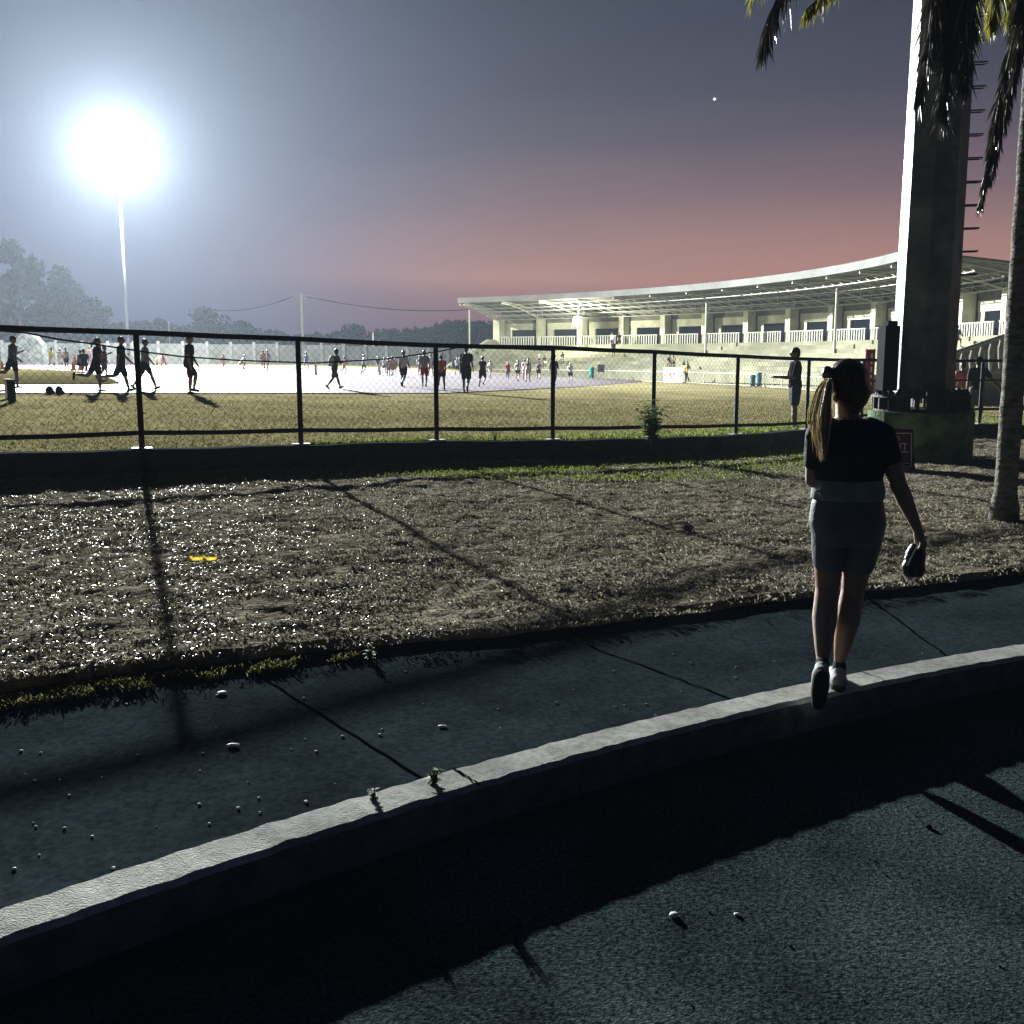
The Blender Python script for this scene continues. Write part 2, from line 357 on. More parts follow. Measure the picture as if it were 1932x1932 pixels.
# running track and infield, laid on the terrain
def strip(name, xs, top, bot, off, m, rows=14):
    v = []; fc = []
    for x in xs:
        for j in range(rows+1):
            t = j/rows; p0 = gpt(x, bot(x)); p1 = gpt(x, top(x)); X = p0.x+(p1.x-p0.x)*t; Y = p0.y+(p1.y-p0.y)*t; v.append((X, Y, zf(X, Y)+off))
    n = rows+1
    for i in range(len(xs)-1):
        for j in range(rows): a = i*n+j; fc.append((a, a+n, a+n+1, a+1))
    me = bpy.data.meshes.new(name); me.from_pydata(v, [], fc); me.materials.append(m)
    return tag(link(name, me), kind='structure')
tb = lambda x: float(np.interp(x, [-80,40,830,900,1000,1080,1150,1210], [744,743,743,740,735,731,726,721]))
tt = lambda x: float(np.interp(x, [-80,0,300,600,800,1000,1150,1210], [683,685,688.5,693,700,708.5,714,719]))
strip('running_track', list(range(-80, 1211, 10)), tt, tb, .03, M['track'])
strip('infield', list(range(-80, 226, 5)), lambda x: float(np.interp(x, [-80,60,150,200,225], [695,697,702,712,724])), lambda x: float(np.interp(x, [-80,200,225],[727,727,725.5])), .055, M['patch'], 6)
# far hill line is a wood (below); distant boundary wall
def far_wall():
    root = empty('boundary_wall', (-30, 112, .3)); tag(root, 'long pale panelled wall along the far side of the track under the trees', 'wall')
    a, b = Vector((-75, 96)), Vector((4, 128)); n = 34
    w = MB(); d = (b-a).normalized()
    for i in range(n):
        p, q = a.lerp(b, i/n), a.lerp(b, (i+1)/n); c = (p+q)/2; z = zf(c.x, c.y)
        w.box((c.x, c.y, z+1.0), ((q-p).length-.3, .14, 2.3+.1*(i%3)), math.atan2(d.y, d.x))
    w.build('panel', M['farwall'], root)
    pm = MB()
    for i in range(n+1):
        p = a.lerp(b, i/n); pm.box((p.x, p.y, zf(p.x, p.y)+1.1), (.3, .3, 2.7), math.atan2(d.y, d.x))
    pm.build('pillar', mat('pillar_paint', (.20,.21,.21), .9, .3, 1), root)
far_wall()
# ------------------------------------------------------------------ retaining wall and fence
def pthick(pts, w):
    L = []; Rr = []
    for i, p in enumerate(pts):
        a = Vector(pts[max(0,i-1)]); b = Vector(pts[min(len(pts)-1,i+1)]); d = (b-a).normalized(); n = Vector((-d.y, d.x))
        L.append(Vector(p)+n*w/2); Rr.append(Vector(p)-n*w/2)
    return L, Rr
L, Rr = pthick(FENCE, .26)
mb = MB(); fine = []
for i in range(len(FENCE)-1):
    for k in range(6): fine.append((L[i].lerp(L[i+1], k/6), Rr[i].lerp(Rr[i+1], k/6)))
fine.append((L[-1], Rr[-1]))
for (a, b), (c, d) in zip(fine[:-1], fine[1:]):
    za = zf((a.x+b.x)/2, (a.y+b.y)/2)+.06+.008*math.sin(a.x*5); zc = zf((c.x+d.x)/2, (c.y+d.y)/2)+.06+.008*math.sin(c.x*5)
    mb.face((a.x,a.y,za),(c.x,c.y,zc),(d.x,d.y,zc),(b.x,b.y,za))
    mb.face((b.x,b.y,za),(d.x,d.y,zc),(d.x,d.y,zc-.9),(b.x,b.y,za-.9))
    mb.face((a.x,a.y,za-.9),(c.x,c.y,zc-.9),(c.x,c.y,zc),(a.x,a.y,za))
wall = mb.build('retaining_wall', M['wall'], fix=False)
tag(wall, 'low dark concrete wall carrying the wire fence along the lawn', 'wall')
fence = empty('chain_link_fence', (.645, 16.3, .3)); tag(fence, 'dark pipe fence with chain link mesh on the low concrete wall', 'fence')
def ftop(i):
    X, Y = FENCE[i]; tops = {2:1.95,3:1.90,4:1.842,5:1.769,6:1.744,7:1.683,8:1.613,9:1.555,10:1.53,11:1.51,12:1.51,13:1.52,14:1.52,15:1.52}
    return tops.get(i, 2.0)
def flow(i):
    return [.72,.70,.68,.655,.60,.525,.48,.43,.36,.27,.28,.34,.36,.38,.4,.4][i]
for i, (X, Y) in enumerate(FENCE):
    zb = zf(X, Y)+.06; m_ = MB(); m_.tube([(X, Y, zb), (X, Y, ftop(i)-.02)], .036, 10)
    m_.build('post', M['darkpipe'], fence, smooth=False)
    bp_ = MB(); bp_.box((X, Y, zb+.012), (.24, .16, .02), .4); bp_.build('base_plate', M['plate'], fence)
for i in range(1, len(FENCE)-1):
    a, b = FENCE[i], FENCE[i+1]; A = Vector((*a, ftop(i))); B = Vector((*b, ftop(i+1))); C = Vector((*a, flow(i))); D = Vector((*b, flow(i+1)))
    m_ = MB(); m_.tube([A, A.lerp(B,.5)+Vector((0,0,-.006)), B], .034, 8); m_.build('top_rail', M['darkpipe'], fence)
    m_ = MB(); m_.tube([C, C.lerp(D,.5)+Vector((0,0,-.012)), D], .03, 8); m_.build('bottom_rail', M['darkpipe'], fence)
    if i >= 10:
        E1, E2 = Vector((*a, 1.05)), Vector((*b, 1.05)); m_ = MB(); m_.tube([E1, E2], .022, 8); m_.build('middle_rail', M['darkpipe'], fence); continue
    # chain link: two families of wires woven between the rails
    u = B-A; Lh = Vector((u.x, u.y)).length; H = ((A-C).length+(B-D).length)/2; sp = .105
    m_ = MB()
    def at(s_, t_): s_ = max(0, min(1, s_/Lh)); t_ = t_/H; return (A.lerp(B, s_)).lerp(C.lerp(D, s_), t_)
    for fam in (1, -1):
        k = -H if fam == 1 else 0.0; k = math.floor(k/sp)*sp
        while k < Lh + (H if fam == -1 else 0):
            # line s = k + fam*t
            if fam == 1: t0, t1 = max(0, -k), min(H, Lh-k)
            else: t0, t1 = max(0, k-Lh), min(H, k)
            if t1-t0 > .02:
                wob = lambda t: .008*math.sin(t*20+k)
                nseg = max(2, int((t1-t0)/.3)); pts = []
                for q in range(nseg+1):
                    t = t0+(t1-t0)*q/nseg; pts.append(at(k+fam*t+wob(t), t)+Vector((0,.004*fam,0)))
                m_.tube(pts, .0017, 3, cap=False)
            k += sp
    m_.build('wire_mesh', M['wire'], fence, fix=False)
# the sagging cable behind the fence
cp = [(-30,622,11.6),(49,628,12.1),(109,640,12.4),(176,649,12.8),(280,665,13.3),(345,673,13.6),(450,680,14.1),(592,685,14.9),(731,677,15.8),(823,664,16.1),(873,654,16.5),(1043,664,17)]
mb = MB(); pts = [P3(x, y, Y+.25) for x, y, Y in cp]; pts[-1] = Vector((.645, 16.34, 1.70)); mb.tube(pts, .011, 6)
tag(mb.build('cable', M['black']), 'black cable sagging behind the left half of the wire fence', 'cable')

# ------------------------------------------------------------------ floodlight mast far left (lit)
LP = P3(228, 290, LAMP_D)
bx, by = P3(243, 674, LAMP_D).x, LAMP_D
def lit_mast():
    root = empty('floodlight_mast', (bx, by, zf(bx, by))); tag(root, 'tall slim floodlight mast with blazing white lamps beyond the track at left', 'floodlight')
    m_ = MB(); m_.tube([(bx, by, zf(bx,by)-.2), (bx, by, 10), (bx, by, LP.z+1.8)], [.16,.14,.12], 12); m_.build('pole', mat('galvanised_pole', (.16,.175,.19), .7, .1, 4), root, smooth=True)
    fr = MB()
    for dz in (-1.3,-.1,1.1): fr.box((bx, by+.2, LP.z+dz), (4.6,.12,.12))
    for dx in (-2.2,-.7,.7,2.2): fr.box((bx+dx, by+.34, LP.z-.1), (.1,.1,2.7))
    frame = fr.build('lamp_frame', M['steel'], root)
    le = mat('lit_lens', (.9,.9,.9), .3, 0, 5, emit=(.85,.93,1), es=60)
    for r_ in range(3):
        for c_ in range(5):
            x, z = bx+(c_-2)*1.0, LP.z+(-1.15+r_*1.2)
            h = MB(); h.loft([((x,0,-.38),.2,.2)], 8) if False else None
            h.box((x, by-.02, z), (.74,.34,.7)); lamp = h.build('lamp_housing', M['steel'], root)
            q = MB(); q.box((x, by-.205, z), (.68,.03,.64)); q.build('lens', le, lamp)
    ld = bpy.data.lights.new('floodlight_glow', 'SPOT'); ld.energy = LAMP_W; ld.color = (.96,.985,1.0) ; ld.shadow_soft_size = .45
    ld.spot_size = R(168); ld.spot_blend = 1.0
    lo = bpy.data.objects.new('floodlight_glow', ld); S.collection.objects.link(lo); lo.location = (LP.x, by-1.6, LP.z)
    lo.rotation_euler = Vector((34,-94,-20)).to_track_quat('-Z', 'Y').to_euler()
    l2 = bpy.data.lights.new('floodlight_spill', 'POINT'); l2.energy = SPILL_W; l2.color = (1,1,.93); l2.shadow_soft_size = .5
    o2 = bpy.data.objects.new('floodlight_spill', l2); S.collection.objects.link(o2); o2.location = (LP.x+1.2, by-1.7, LP.z-.3)
lit_mast()

# ------------------------------------------------------------------ grandstand: an arc in plan
CX, CY = -32.4, 63.7; A0, A1 = -3.0, 61.0; NB = 13
def arc(r, a, z): return Vector((CX+r*math.cos(R(a)), CY+r*math.sin(R(a)), z))
def ring(mb, prof, a0, a1, n, mi=0, closed=True):   # sweep an (r,z) profile round the arc
    b = len(mb.v); k = len(prof)
    for i in range(n+1):
        a = a0+(a1-a0)*i/n
        for r, z in prof: mb.v.append(tuple(arc(r, a, z)))
    for i in range(n):
        for j in range(k if closed else k-1):
            j2 = (j+1)%k; mb.f.append((b+i*k+j, b+i*k+j2, b+(i+1)*k+j2, b+(i+1)*k+j)); mb.m.append(mi)
    if closed:
        mb.f.append(tuple(b+j for j in range(k))[::-1]); mb.f.append(tuple(b+n*k+j for j in range(k))); mb.m += [mi, mi]
G0 = -.62   # ground by the stand
ROOF_IN, ROOF_OUT = 6.35, 7.3
stand = empty('grandstand', arc(58, 30, G0)); tag(stand, 'long curved cream grandstand with a wide white edged cantilever roof', 'grandstand')
def seg(): return (A1-A0)/NB
# seating tiers + front wall
prof = [(53.4, G0-.6), (53.4, .55), (53.8, .55)]
r, z = 54.3, .55
for i in range(7):
    prof += [(r, z), (r, z+.33)] ; z += .33; r += 1.1
prof += [(62.6, z), (62.6, G0-.6)]
mb = MB(); ring(mb, prof, A0, A1, 52); mb.build('seating_tiers', M['stand'], stand)
WZ = z   # walkway height
# side stair wall at the far-left end
mb = MB(); e = A1+.05
for (aa, bb) in ((e, e+.45),):
    P_ = [(52.4,G0-.5),(52.4,.45),(61.8,3.55),(64.9,3.55),(64.9,G0-.5)]
    f1 = [arc(r_, aa, z_) for r_, z_ in P_]; f2 = [arc(r_, bb, z_) for r_, z_ in P_]
    mb.face(*f1); mb.face(*f2[::-1])
    for i in range(5): j = (i+1)%5; mb.face(f1[i], f1[j], f2[j], f2[i])
mb.build('stair_wall', M['standw'], stand)
# tunnel doorway at the left end of the front: dark sheet for its shade
mb = MB(); ring(mb, [(53.2,G0+.0),(53.2,1.35),(53.37,1.35),(53.37,G0)], 59.2, 60.7, 2); mb.build('tunnel_shade', M['dark'], stand)
# back wall
mb = MB(); ring(mb, [(65.2,G0-.5),(65.2,6.5),(65.5,6.5),(65.5,G0-.5)], A0, A1, 52); mb.build('back_wall', M['concrete'], stand)
# walkway slab
mb = MB(); ring(mb, [(62.62,WZ-.25),(62.62,WZ+.02),(65.18,WZ+.02),(65.18,WZ-.25)], A0, A1, 52); mb.build('walkway', M['concrete'], stand)
FR = 64.4
for i in range(NB):
    a, b = A0+seg()*i, A0+seg()*(i+1); w = b-a
    # bay: beam, side piers round a dark sheet for the opening's shade
    m_ = MB()
    ring(m_, [(FR,4.62),(FR,5.35),(FR+.3,5.35),(FR+.3,4.62)], a+.45, b-.45, 4)
    m_.build('beam', M['facade'], stand)
    m_ = MB(); ring(m_, [(FR+.05,WZ+.02),(FR+.05,4.62),(FR+.28,4.62),(FR+.28,WZ+.02)], b-1.15, b-.45, 1)
    m_.build('wall', M['facade'], stand)
    m_ = MB(); ring(m_, [(FR+.22,WZ+.03),(FR+.22,4.60),(FR+.27,4.60),(FR+.27,WZ+.03)], a+.47, b-1.17, 4); m_.build('dark_opening', M['dark'], stand)
    m_ = MB(); m_.box(arc(63.9, a, (WZ+5.9)/2), (1.0,.62,5.9-WZ), R(a)); m_.build('column', M['facade'], stand)
    m_ = MB(); ring(m_, [(FR+.1,5.36),(FR+.1,6.3),(FR+.25,6.3),(FR+.25,5.36)], a+.3, b-.3, 3); m_.build('upper_panel', M['concrete'], stand)
    rl = MB(); ring(rl, [(63.0,WZ+.92),(63.0,WZ+1.0),(63.1,WZ+1.0),(63.1,WZ+.92)], a+.3, b-.3, 4)
    for k in range(15):
        t = a+.42+(w-.84)*k/14; p = arc(63.05, t, WZ+.47); rl.box(p, (.07,.13,.9), R(t))
    rl.build('railing', M['standw'], stand)
m_ = MB(); m_.box(arc(63.9, A1, (WZ+5.9)/2), (1.6,.8,5.9-WZ), R(A1)); m_.build('column', M['facade'], stand)
# roof: sheet, fascia, ribs
rp = [(56.0,ROOF_OUT+.1),(58.5,ROOF_OUT+.0),(61,ROOF_OUT-.3),(64.5,ROOF_IN+.25),(67,ROOF_IN-.1)]
mb = MB(); ring(mb, rp+[(r_, z_+.08) for r_, z_ in rp[::-1]], A0, A1+.6, 60); mb.build('roof', M['roofs'], stand)
mb = MB(); ring(mb, [(55.8,ROOF_OUT+.04),(55.8,ROOF_OUT+.60),(55.98,ROOF_OUT+.60),(55.98,ROOF_OUT+.04)], A0, A1+.6, 60); mb.build('fascia', M['fascia'], stand)
def truss(a):
    m_ = MB(); top = []; bot = []
    for i in range(9):
        t = i/8; r_ = 56.1+(64.2-56.1)*t
        zt = float(np.interp(r_, [p[0] for p in rp], [p[1] for p in rp]))-.06
        zb = ROOF_OUT-.12 - (ROOF_OUT-5.7)*(t**1.6); top.append(arc(r_, a, zt)); bot.append(arc(r_, a, min(zb, zt-.1)))
    m_.tube(top, .05, 5); m_.tube(bot, .085, 6)
    for i in range(8): m_.tube([bot[i], top[i+1]], .035, 4); m_.tube([top[i+1], bot[i+1]], .035, 4)
    m_.build('roof_truss', M['truss'], stand)
for i in range(NB+1): truss(A0+seg()*i)
truss(A1+.5)
for r_, z_ in ((57.5,7.1),(59.2,6.85),(60.9,6.5),(62.6,6.1)):      # ring purlin trusses
    m_ = MB(); n = NB*4; tp = [arc(r_, A0+(A1-A0)*i/n, z_+.02) for i in range(n+1)]; bt = [arc(r_, A0+(A1-A0)*i/n, z_-.35) for i in range(n+1)]
    m_.tube(tp, .03, 4); m_.tube(bt, .045, 5)
    for i in range(n): m_.tube([bt[i], tp[i+1]], .022, 4, cap=False); 
    m_.build('purlin_truss', M['truss'], stand)
for a in (61.8, 48, 31.5, 14.5, 2.2):                                 # slim front posts
    m_ = MB(); zt = 6.75; m_.tube([arc(58.6, a, G0 if a > 61 else .9), arc(58.6, a, zt)], .085 if a > 61 else .1, 8); m_.build('roof_post', M['standw'], stand)
# ground rail in front of the seats
rail = empty('guard_rail', arc(52, 30, G0)); tag(rail, 'pale low pipe railing along the foot of the grandstand', 'railing')
m_ = MB(); 
for z_ in (.35,): m_.tube([arc(51.6, a, z_) for a in np.linspace(0, 56, 60)], .035, 5)
m_.tube([arc(51.6, a, G0+.12) for a in np.linspace(0, 56, 60)], .025, 5)
m_.build('rail', M['standw'], rail)
m_ = MB()
for a in np.linspace(0, 56, 34): m_.tube([arc(51.6, a, G0-.1), arc(51.6, a, .35)], .03, 5)
m_.build('rail_posts', M['standw'], rail)
# the lit lamp under the roof
q = P3(1088, 607, 106); lamp = empty('stand_lamp', q); tag(lamp, 'small glowing floodlight fixed under the grandstand roof near its left end', 'lamp')
m_ = MB(); m_.box((q.x+.1, q.y+.35, q.z+.1), (.8,.4,.8)); m_.build('lamp_housing', M['steel'], lamp)
m_ = MB(); m_.ell(q, (.42,.2,.42)); m_.build('lens', mat('stand_lens', (.9,.9,.9), .3, 0, 5, emit=(.9,1,.95), es=40), lamp)
ld = bpy.data.lights.new('stand_lamp_light', 'POINT'); ld.energy = STAND_W; ld.color = (1,1,.82); ld.shadow_soft_size = .3
lo = bpy.data.objects.new('stand_lamp_light', ld); S.collection.objects.link(lo); lo.location = q+Vector((-1.0,-1.2,0))
# near stair ramp with balusters at the right of the mast
def stair_ramp():
    root = empty('entrance_stair', P3(1860, 720, 42)); tag(root, 'white stair with a sloping handrail and thick pale balusters right of the mast', 'stair')
    a, b = P3(1700, 700, 40), P3(1935, 620, 40)
    m_ = MB(); m_.tube([a, b], .09, 6); m_.build('handrail', M['standw'], root)
    m_ = MB()
    for i in range(13):
        p = a.lerp(b, (i+.5)/13); m_.loft([((p.x,p.y,p.z-.12),.06,.05),((p.x,p.y,p.z-.4),.13,.08),((p.x,p.y,p.z-.75),.1,.07),((p.x,p.y,p.z-1.2),.03,.03)], 8)
    m_.build('balusters', M['standw'], root)
    m_ = MB(); c = a.lerp(b, .5)
    m_.face(a+Vector((0,.3,-1.3)), b+Vector((0,.3,-1.3)), Vector((b.x, b.y+.3, -1)), Vector((a.x, a.y+.3, -1)))
    w2 = m_.v[:]; m_.box((c.x, c.y+.6, c.z-2.1), ((b-a).length, .3, 2.0)); m_.build('side_wall', M['concrete'], root)
    m_ = MB(); p = P3(1860, 707, 39.5); m_.box(p, (5,.1,.12)); m_.build('pale_rail', M['standw'], root)
stair_ramp()

# ------------------------------------------------------------------ near mast
MX, MY = 6.93, 17.45
mz = zl(MX, MY)
def near_mast():
    root = empty('mast', (MX, MY, mz)); tag(root, 'thick octagonal steel mast on a mossy round concrete base behind the woman', 'mast')
    def octo(r, off=22.5): return [(MX+r*math.cos(R(off+45*k)), MY+r*math.sin(R(off+45*k))) for k in range(8)]
    m_ = MB(); b = 0; HH = 31
    lv = [(.95,.505),(2,.50),(7,.475),(HH,.30)]
    for z, r in lv: m_.v += [(x, y, z) for x, y in octo(r)]
    for i in range(3):
        for k in range(8): m_.f.append((i*8+k, i*8+(k+1)%8, (i+1)*8+(k+1)%8, (i+1)*8+k)); m_.m.append(0)
    m_.f.append(tuple(24+k for k in range(8))); m_.m.append(0)
    m_.build('shaft', M['mast'], root)
    m_ = MB(); n = 40
    circ = lambda r: [(MX+r*math.cos(2*math.pi*k/n), MY+r*math.sin(2*math.pi*k/n)) for k in range(n)]
    m_.prism(circ(.85), mz-.3, .70); ped = m_.build('pedestal', M['pedestal'], root, smooth=False)
    m_ = MB(); m_.prism(circ(.79), .93, .97); m_.prism(circ(.76), .703, .73); m_.build('flange', M['darkpipe'], root)
    m_ = MB()
    for k in range(28):
        a = 2*math.pi*k/28; x, y = MX+.70*math.cos(a), MY+.70*math.sin(a)
        m_.tube([(x,y,.73),(x,y,1.07)], .028, 6); m_.tube([(x,y,.972),(x,y,1.03)], .05, 6)
    m_.build('anchor_bolts', M['darkpipe'], root)
    m_ = MB()
    for k in range(20):
        a = 2*math.pi*(k+.5)/20; m_.box((MX+.6*math.cos(a), MY+.6*math.sin(a), .83), (.34,.02,.19), a)
    m_.build('gussets', M['darkpipe'], root)
    for k in range(34):
        z = 2.05+.37*k+.9; x0 = MX+.46-.006*k
        m_ = MB(); m_.tube([(x0,MY-.08,z),(x0+.30,MY-.08,z+.01),(x0+.33,MY,z+.01),(x0+.30,MY+.08,z+.01),(x0,MY+.08,z)], .013, 6); m_.build('climbing_rung', M['darkpipe'], root)
    m_ = MB(); p = P3(1677, 676, 17.2); m_.box((p.x-.0, 17.25, p.z), (.24,.34,1.06)); m_.box((p.x+.02, 17.25, p.z+.57), (.16,.2,.08)); m_.build('switch_box', M['black'], root)
near_mast()

# ------------------------------------------------------------------ barricade sign beside the pedestal
def text(name, s, size, m, parent, mtx, depth=.002):
    cu = bpy.data.curves.new(name, 'FONT'); cu.body = s; cu.size = size; cu.extrude = depth; cu.align_x = 'CENTER'; cu.align_y = 'CENTER'
    o = bpy.data.objects.new(name, cu); S.collection.objects.link(o); bpy.context.view_layer.update()
    me = bpy.data.meshes.new_from_object(o.evaluated_get(bpy.context.evaluated_depsgraph_get())); S.collection.objects.unlink(o); bpy.data.objects.remove(o)
    me.materials.clear(); me.materials.append(m); me.transform(mtx)
    return link(name, me, parent)
def board_frame(c, w, h, tilt, rz): return Matrix.Translation(c) @ Matrix.Rotation(rz, 4, 'Z') @ Matrix.Rotation(R(90)-tilt, 4, 'X')
def exit_sign():
    c = P3(1686, 850, 15.2); g = zl(c.x, c.y); root = empty('barricade_sign', (c.x, c.y, g)); tag(root, 'dark red folding sign reading NO EXIT against the mast base', 'sign')
    Mx = board_frame(Vector((c.x, c.y, g+.30)), .56, .55, R(14), R(-8))
    m_ = MB(); m_.box((0,0,0), (.56,.56,.02)); o = m_.build('front_board', M['maroon'], root); o.data.transform(Mx)
    for k, (dx, dy, w, h) in enumerate(((0,.25,.5,.012),(0,-.25,.5,.012),(-.25,0,.012,.5),(.25,0,.012,.5),(0,-.03,.44,.01),(0,-.2,.44,.008))):
        m_ = MB(); m_.box((dx,dy,.012), (w,h,.004)); o = m_.build('white_line', M['white'], root); o.data.transform(Mx)
    text('lettering', 'NO', .11, M['white'], root, Mx @ Matrix.Translation((0,.165,.012)))
    text('lettering', 'EXIT', .15, M['white'], root, Mx @ Matrix.Translation((.045,.045,.012)))
    M2 = board_frame(Vector((c.x+.1, c.y+.36, g+.30)), .56, .55, R(-16), R(-8))
    m_ = MB(); m_.box((0,0,0), (.56,.6,.02)); o = m_.build('back_board', M['black'], root); o.data.transform(M2)
    m_ = MB()
    for s_ in (1,):
        f = [(c.x+.27,c.y-.13,g),(c.x+.27+.05,c.y+.5,g),(c.x+.30,c.y+.2,g+.58)]
    m_.face(f[0],f[1],f[2]); m_.face(*[(p[0]+.02,p[1],p[2]) for p in f][::-1]); 
    for i in range(3): j=(i+1)%3; m_.face(f[i], f[j], (f[j][0]+.02,f[j][1],f[j][2]), (f[i][0]+.02,f[i][1],f[i][2]))
    m_.build('side_panel', M['black'], root)
exit_sign()
def front(x, r_=51.2):                 # point on the ground in front of the stand seen at picture column x
    best = min(np.arange(0, 60, .1), key=lambda a: abs(966+F*arc(r_, a, -.5).x/(arc(r_, a, -.5).y*CT+2.1*ST)-x))
    p = arc(r_, best, 0); p.z = zf(p.x, p.y); return p
# white event sign at the stand's foot
def event_sign():
    g = front(1270, 50.9); D = g.y; root = empty('event_sign', g); tag(root, 'white rounded advertising board with red and black lettering by the grandstand rail', 'sign')
    k = D/F*1.01; w, h = 34*k/.85, 28*k; c = Vector((g.x, g.y, g.z+h/2+.03)); Mx = board_frame(c, w, h, 0, R(-34))
    m_ = MB(); pr = []
    for cx_, cy_, a0 in ((w/2-.12,h/2-.12,0),(-w/2+.12,h/2-.12,90),(-w/2+.12,-h/2+.12,180),(w/2-.12,-h/2+.12,270)):
        for q_ in range(5): a = R(a0+q_*22.5); pr.append((cx_+.12*math.cos(a), cy_+.12*math.sin(a)))
    m_.prism(pr, -.03, .03); o = m_.build('board', M['white'], root); o.data.transform(Mx)
    s_ = .36*w/1.9
    rot = Matrix.Rotation(R(10), 4, 'Z')
    text('lettering', 'BOY', s_, M['red'], root, Mx @ Matrix.Translation((-.27*w,.0*h,.035)) @ rot)
    text('lettering', 'TOMONG', s_*.82, M['black'], root, Mx @ Matrix.Translation((.14*w,.085*h,.035)) @ rot)
    text('lettering', 'SO', s_*1.1, M['red'], root, Mx @ Matrix.Translation((-.15*w,-.19*h,.035)) @ rot)
    text('lettering', 'LUSTION', s_*.8, M['black'], root, Mx @ Matrix.Translation((.19*w,-.11*h,.035)) @ rot)
event_sign()
# bins, posters, banner near the stand
def bin_(x, yb, yt, wpx, col, label):
    g = front(x); k = g.y/F; w, h = wpx*k, (yb-yt)*k; root = empty('litter_bin', g); tag(root, label, 'bin', 'bins by the grandstand')
    c = cloth(col); m_ = MB(); m_.loft([((g.x,g.y,g.z+.1*h),w*.38,w*.38),((g.x,g.y,g.z+.85*h),w*.5,w*.5)], 12); m_.build('bin_body', c, root)
    m_ = MB(); m_.loft([((g.x,g.y,g.z+.86*h),w*.53,w*.53),((g.x,g.y,g.z+.93*h),w*.5,w*.5),((g.x,g.y,g.z+h),w*.3,w*.3)], 12); m_.build('lid', c, root)
    m_ = MB(); 
    for s_ in (-1,1): m_.tube([(g.x+s_*w*.42,g.y-w*.2,g.z),(g.x+s_*w*.42,g.y-w*.2,g.z+.3*h)], .03*w+.01, 6)
    m_.build('foot', M['black'], root)
bin_(1116, 716, 694, 10, (.03,.28,.24), 'teal litter bin left of the small posters by the rail')
bin_(1420, 727, 703, 10, (.04,.09,.13), 'dark litter bin in front of the grandstand, left one of its pair')
bin_(1431, 727, 698, 11, (.10,.20,.30), 'taller blue litter bin in front of the grandstand, right one of its pair')
g = front(1134); m_ = MB(); k = g.y/F
m_.box((g.x, g.y-.05, g.z+1.0), (13*k,.04,14*k)); po = m_.build('poster', cloth((.30,.24,.26), scale=3)); tag(po, 'small dark printed poster on the rail right of the teal bin', 'poster')
g = P3(1641, 702, 33); m_ = MB(); k = 33/F; ban = empty('banner', (g.x, g.y, zf(g.x, g.y))); tag(ban, 'tall maroon banner standing behind the woman and left of the mast', 'banner')
m_.box(g, (17*k,.03,84*k)); m_.build('cloth', cloth((.30,.03,.05)), ban)
m_ = MB(); m_.tube([(g.x-8*k,g.y+.05,zf(g.x,g.y)),(g.x-8*k,g.y+.05,g.z+43*k)], .02, 6); m_.tube([(g.x+8*k,g.y+.05,zf(g.x,g.y)),(g.x+8*k,g.y+.05,g.z+43*k)], .02, 6); m_.build('pole', M['steel'], ban)
for i, (dy, w_) in enumerate(((30,9),(18,6),(5,10),(-8,5),(-22,8))):
    m_ = MB(); m_.box((g.x+2*k, g.y-.03, g.z+dy*k), (3*k,.01,w_*k)); m_.build('print', M['white'], ban)
# ------------------------------------------------------------------ slim poles beyond the track
def pole(x, yt, yb, D, r, label, arms=False):
    b = P3(x, yb, D); t_ = P3(x, yt, D); root = empty('light_pole', (b.x, D, zf(b.x, D))); tag(root, label, 'pole')
    m_ = MB(); m_.tube([(b.x,D,zf(b.x,D)-.3),(b.x,D,t_.z)], [r, r*.7], 8); m_.build('shaft', M['standw'], root, smooth=True)
    if arms: m_ = MB(); m_.box((b.x, D, t_.z-.4), (3.2,.12,.12)); m_.build('cross_arm', M['steel'], root)
    return Vector((b.x, D, t_.z-.35))
q1 = pole(573, 553, 690, 150, .28, 'tall pale power pole rising behind the wire fence', True)
pole(322, 607, 680, 130, .11, 'short thin white pole between the lit mast and power pole')
pole(705, 628, 690, 120, .09, 'short thin white pole right of the power pole')
def wire(a, b, sag, label):
    m_ = MB(); m_.tube([a.lerp(b, t)+Vector((0,0,-sag*4*t*(1-t))) for t in np.linspace(0,1,24)], .06, 4); tag(m_.build('power_line', M['black']), label, 'power line')
wire(q1, P3(900, 583, 165), 1.0, 'power line running right from the power pole to the stand roof')
wire(q1+Vector((-1,0,0)), P3(380, 583, 160), 1.0, 'power line running left from the power pole into the glare')

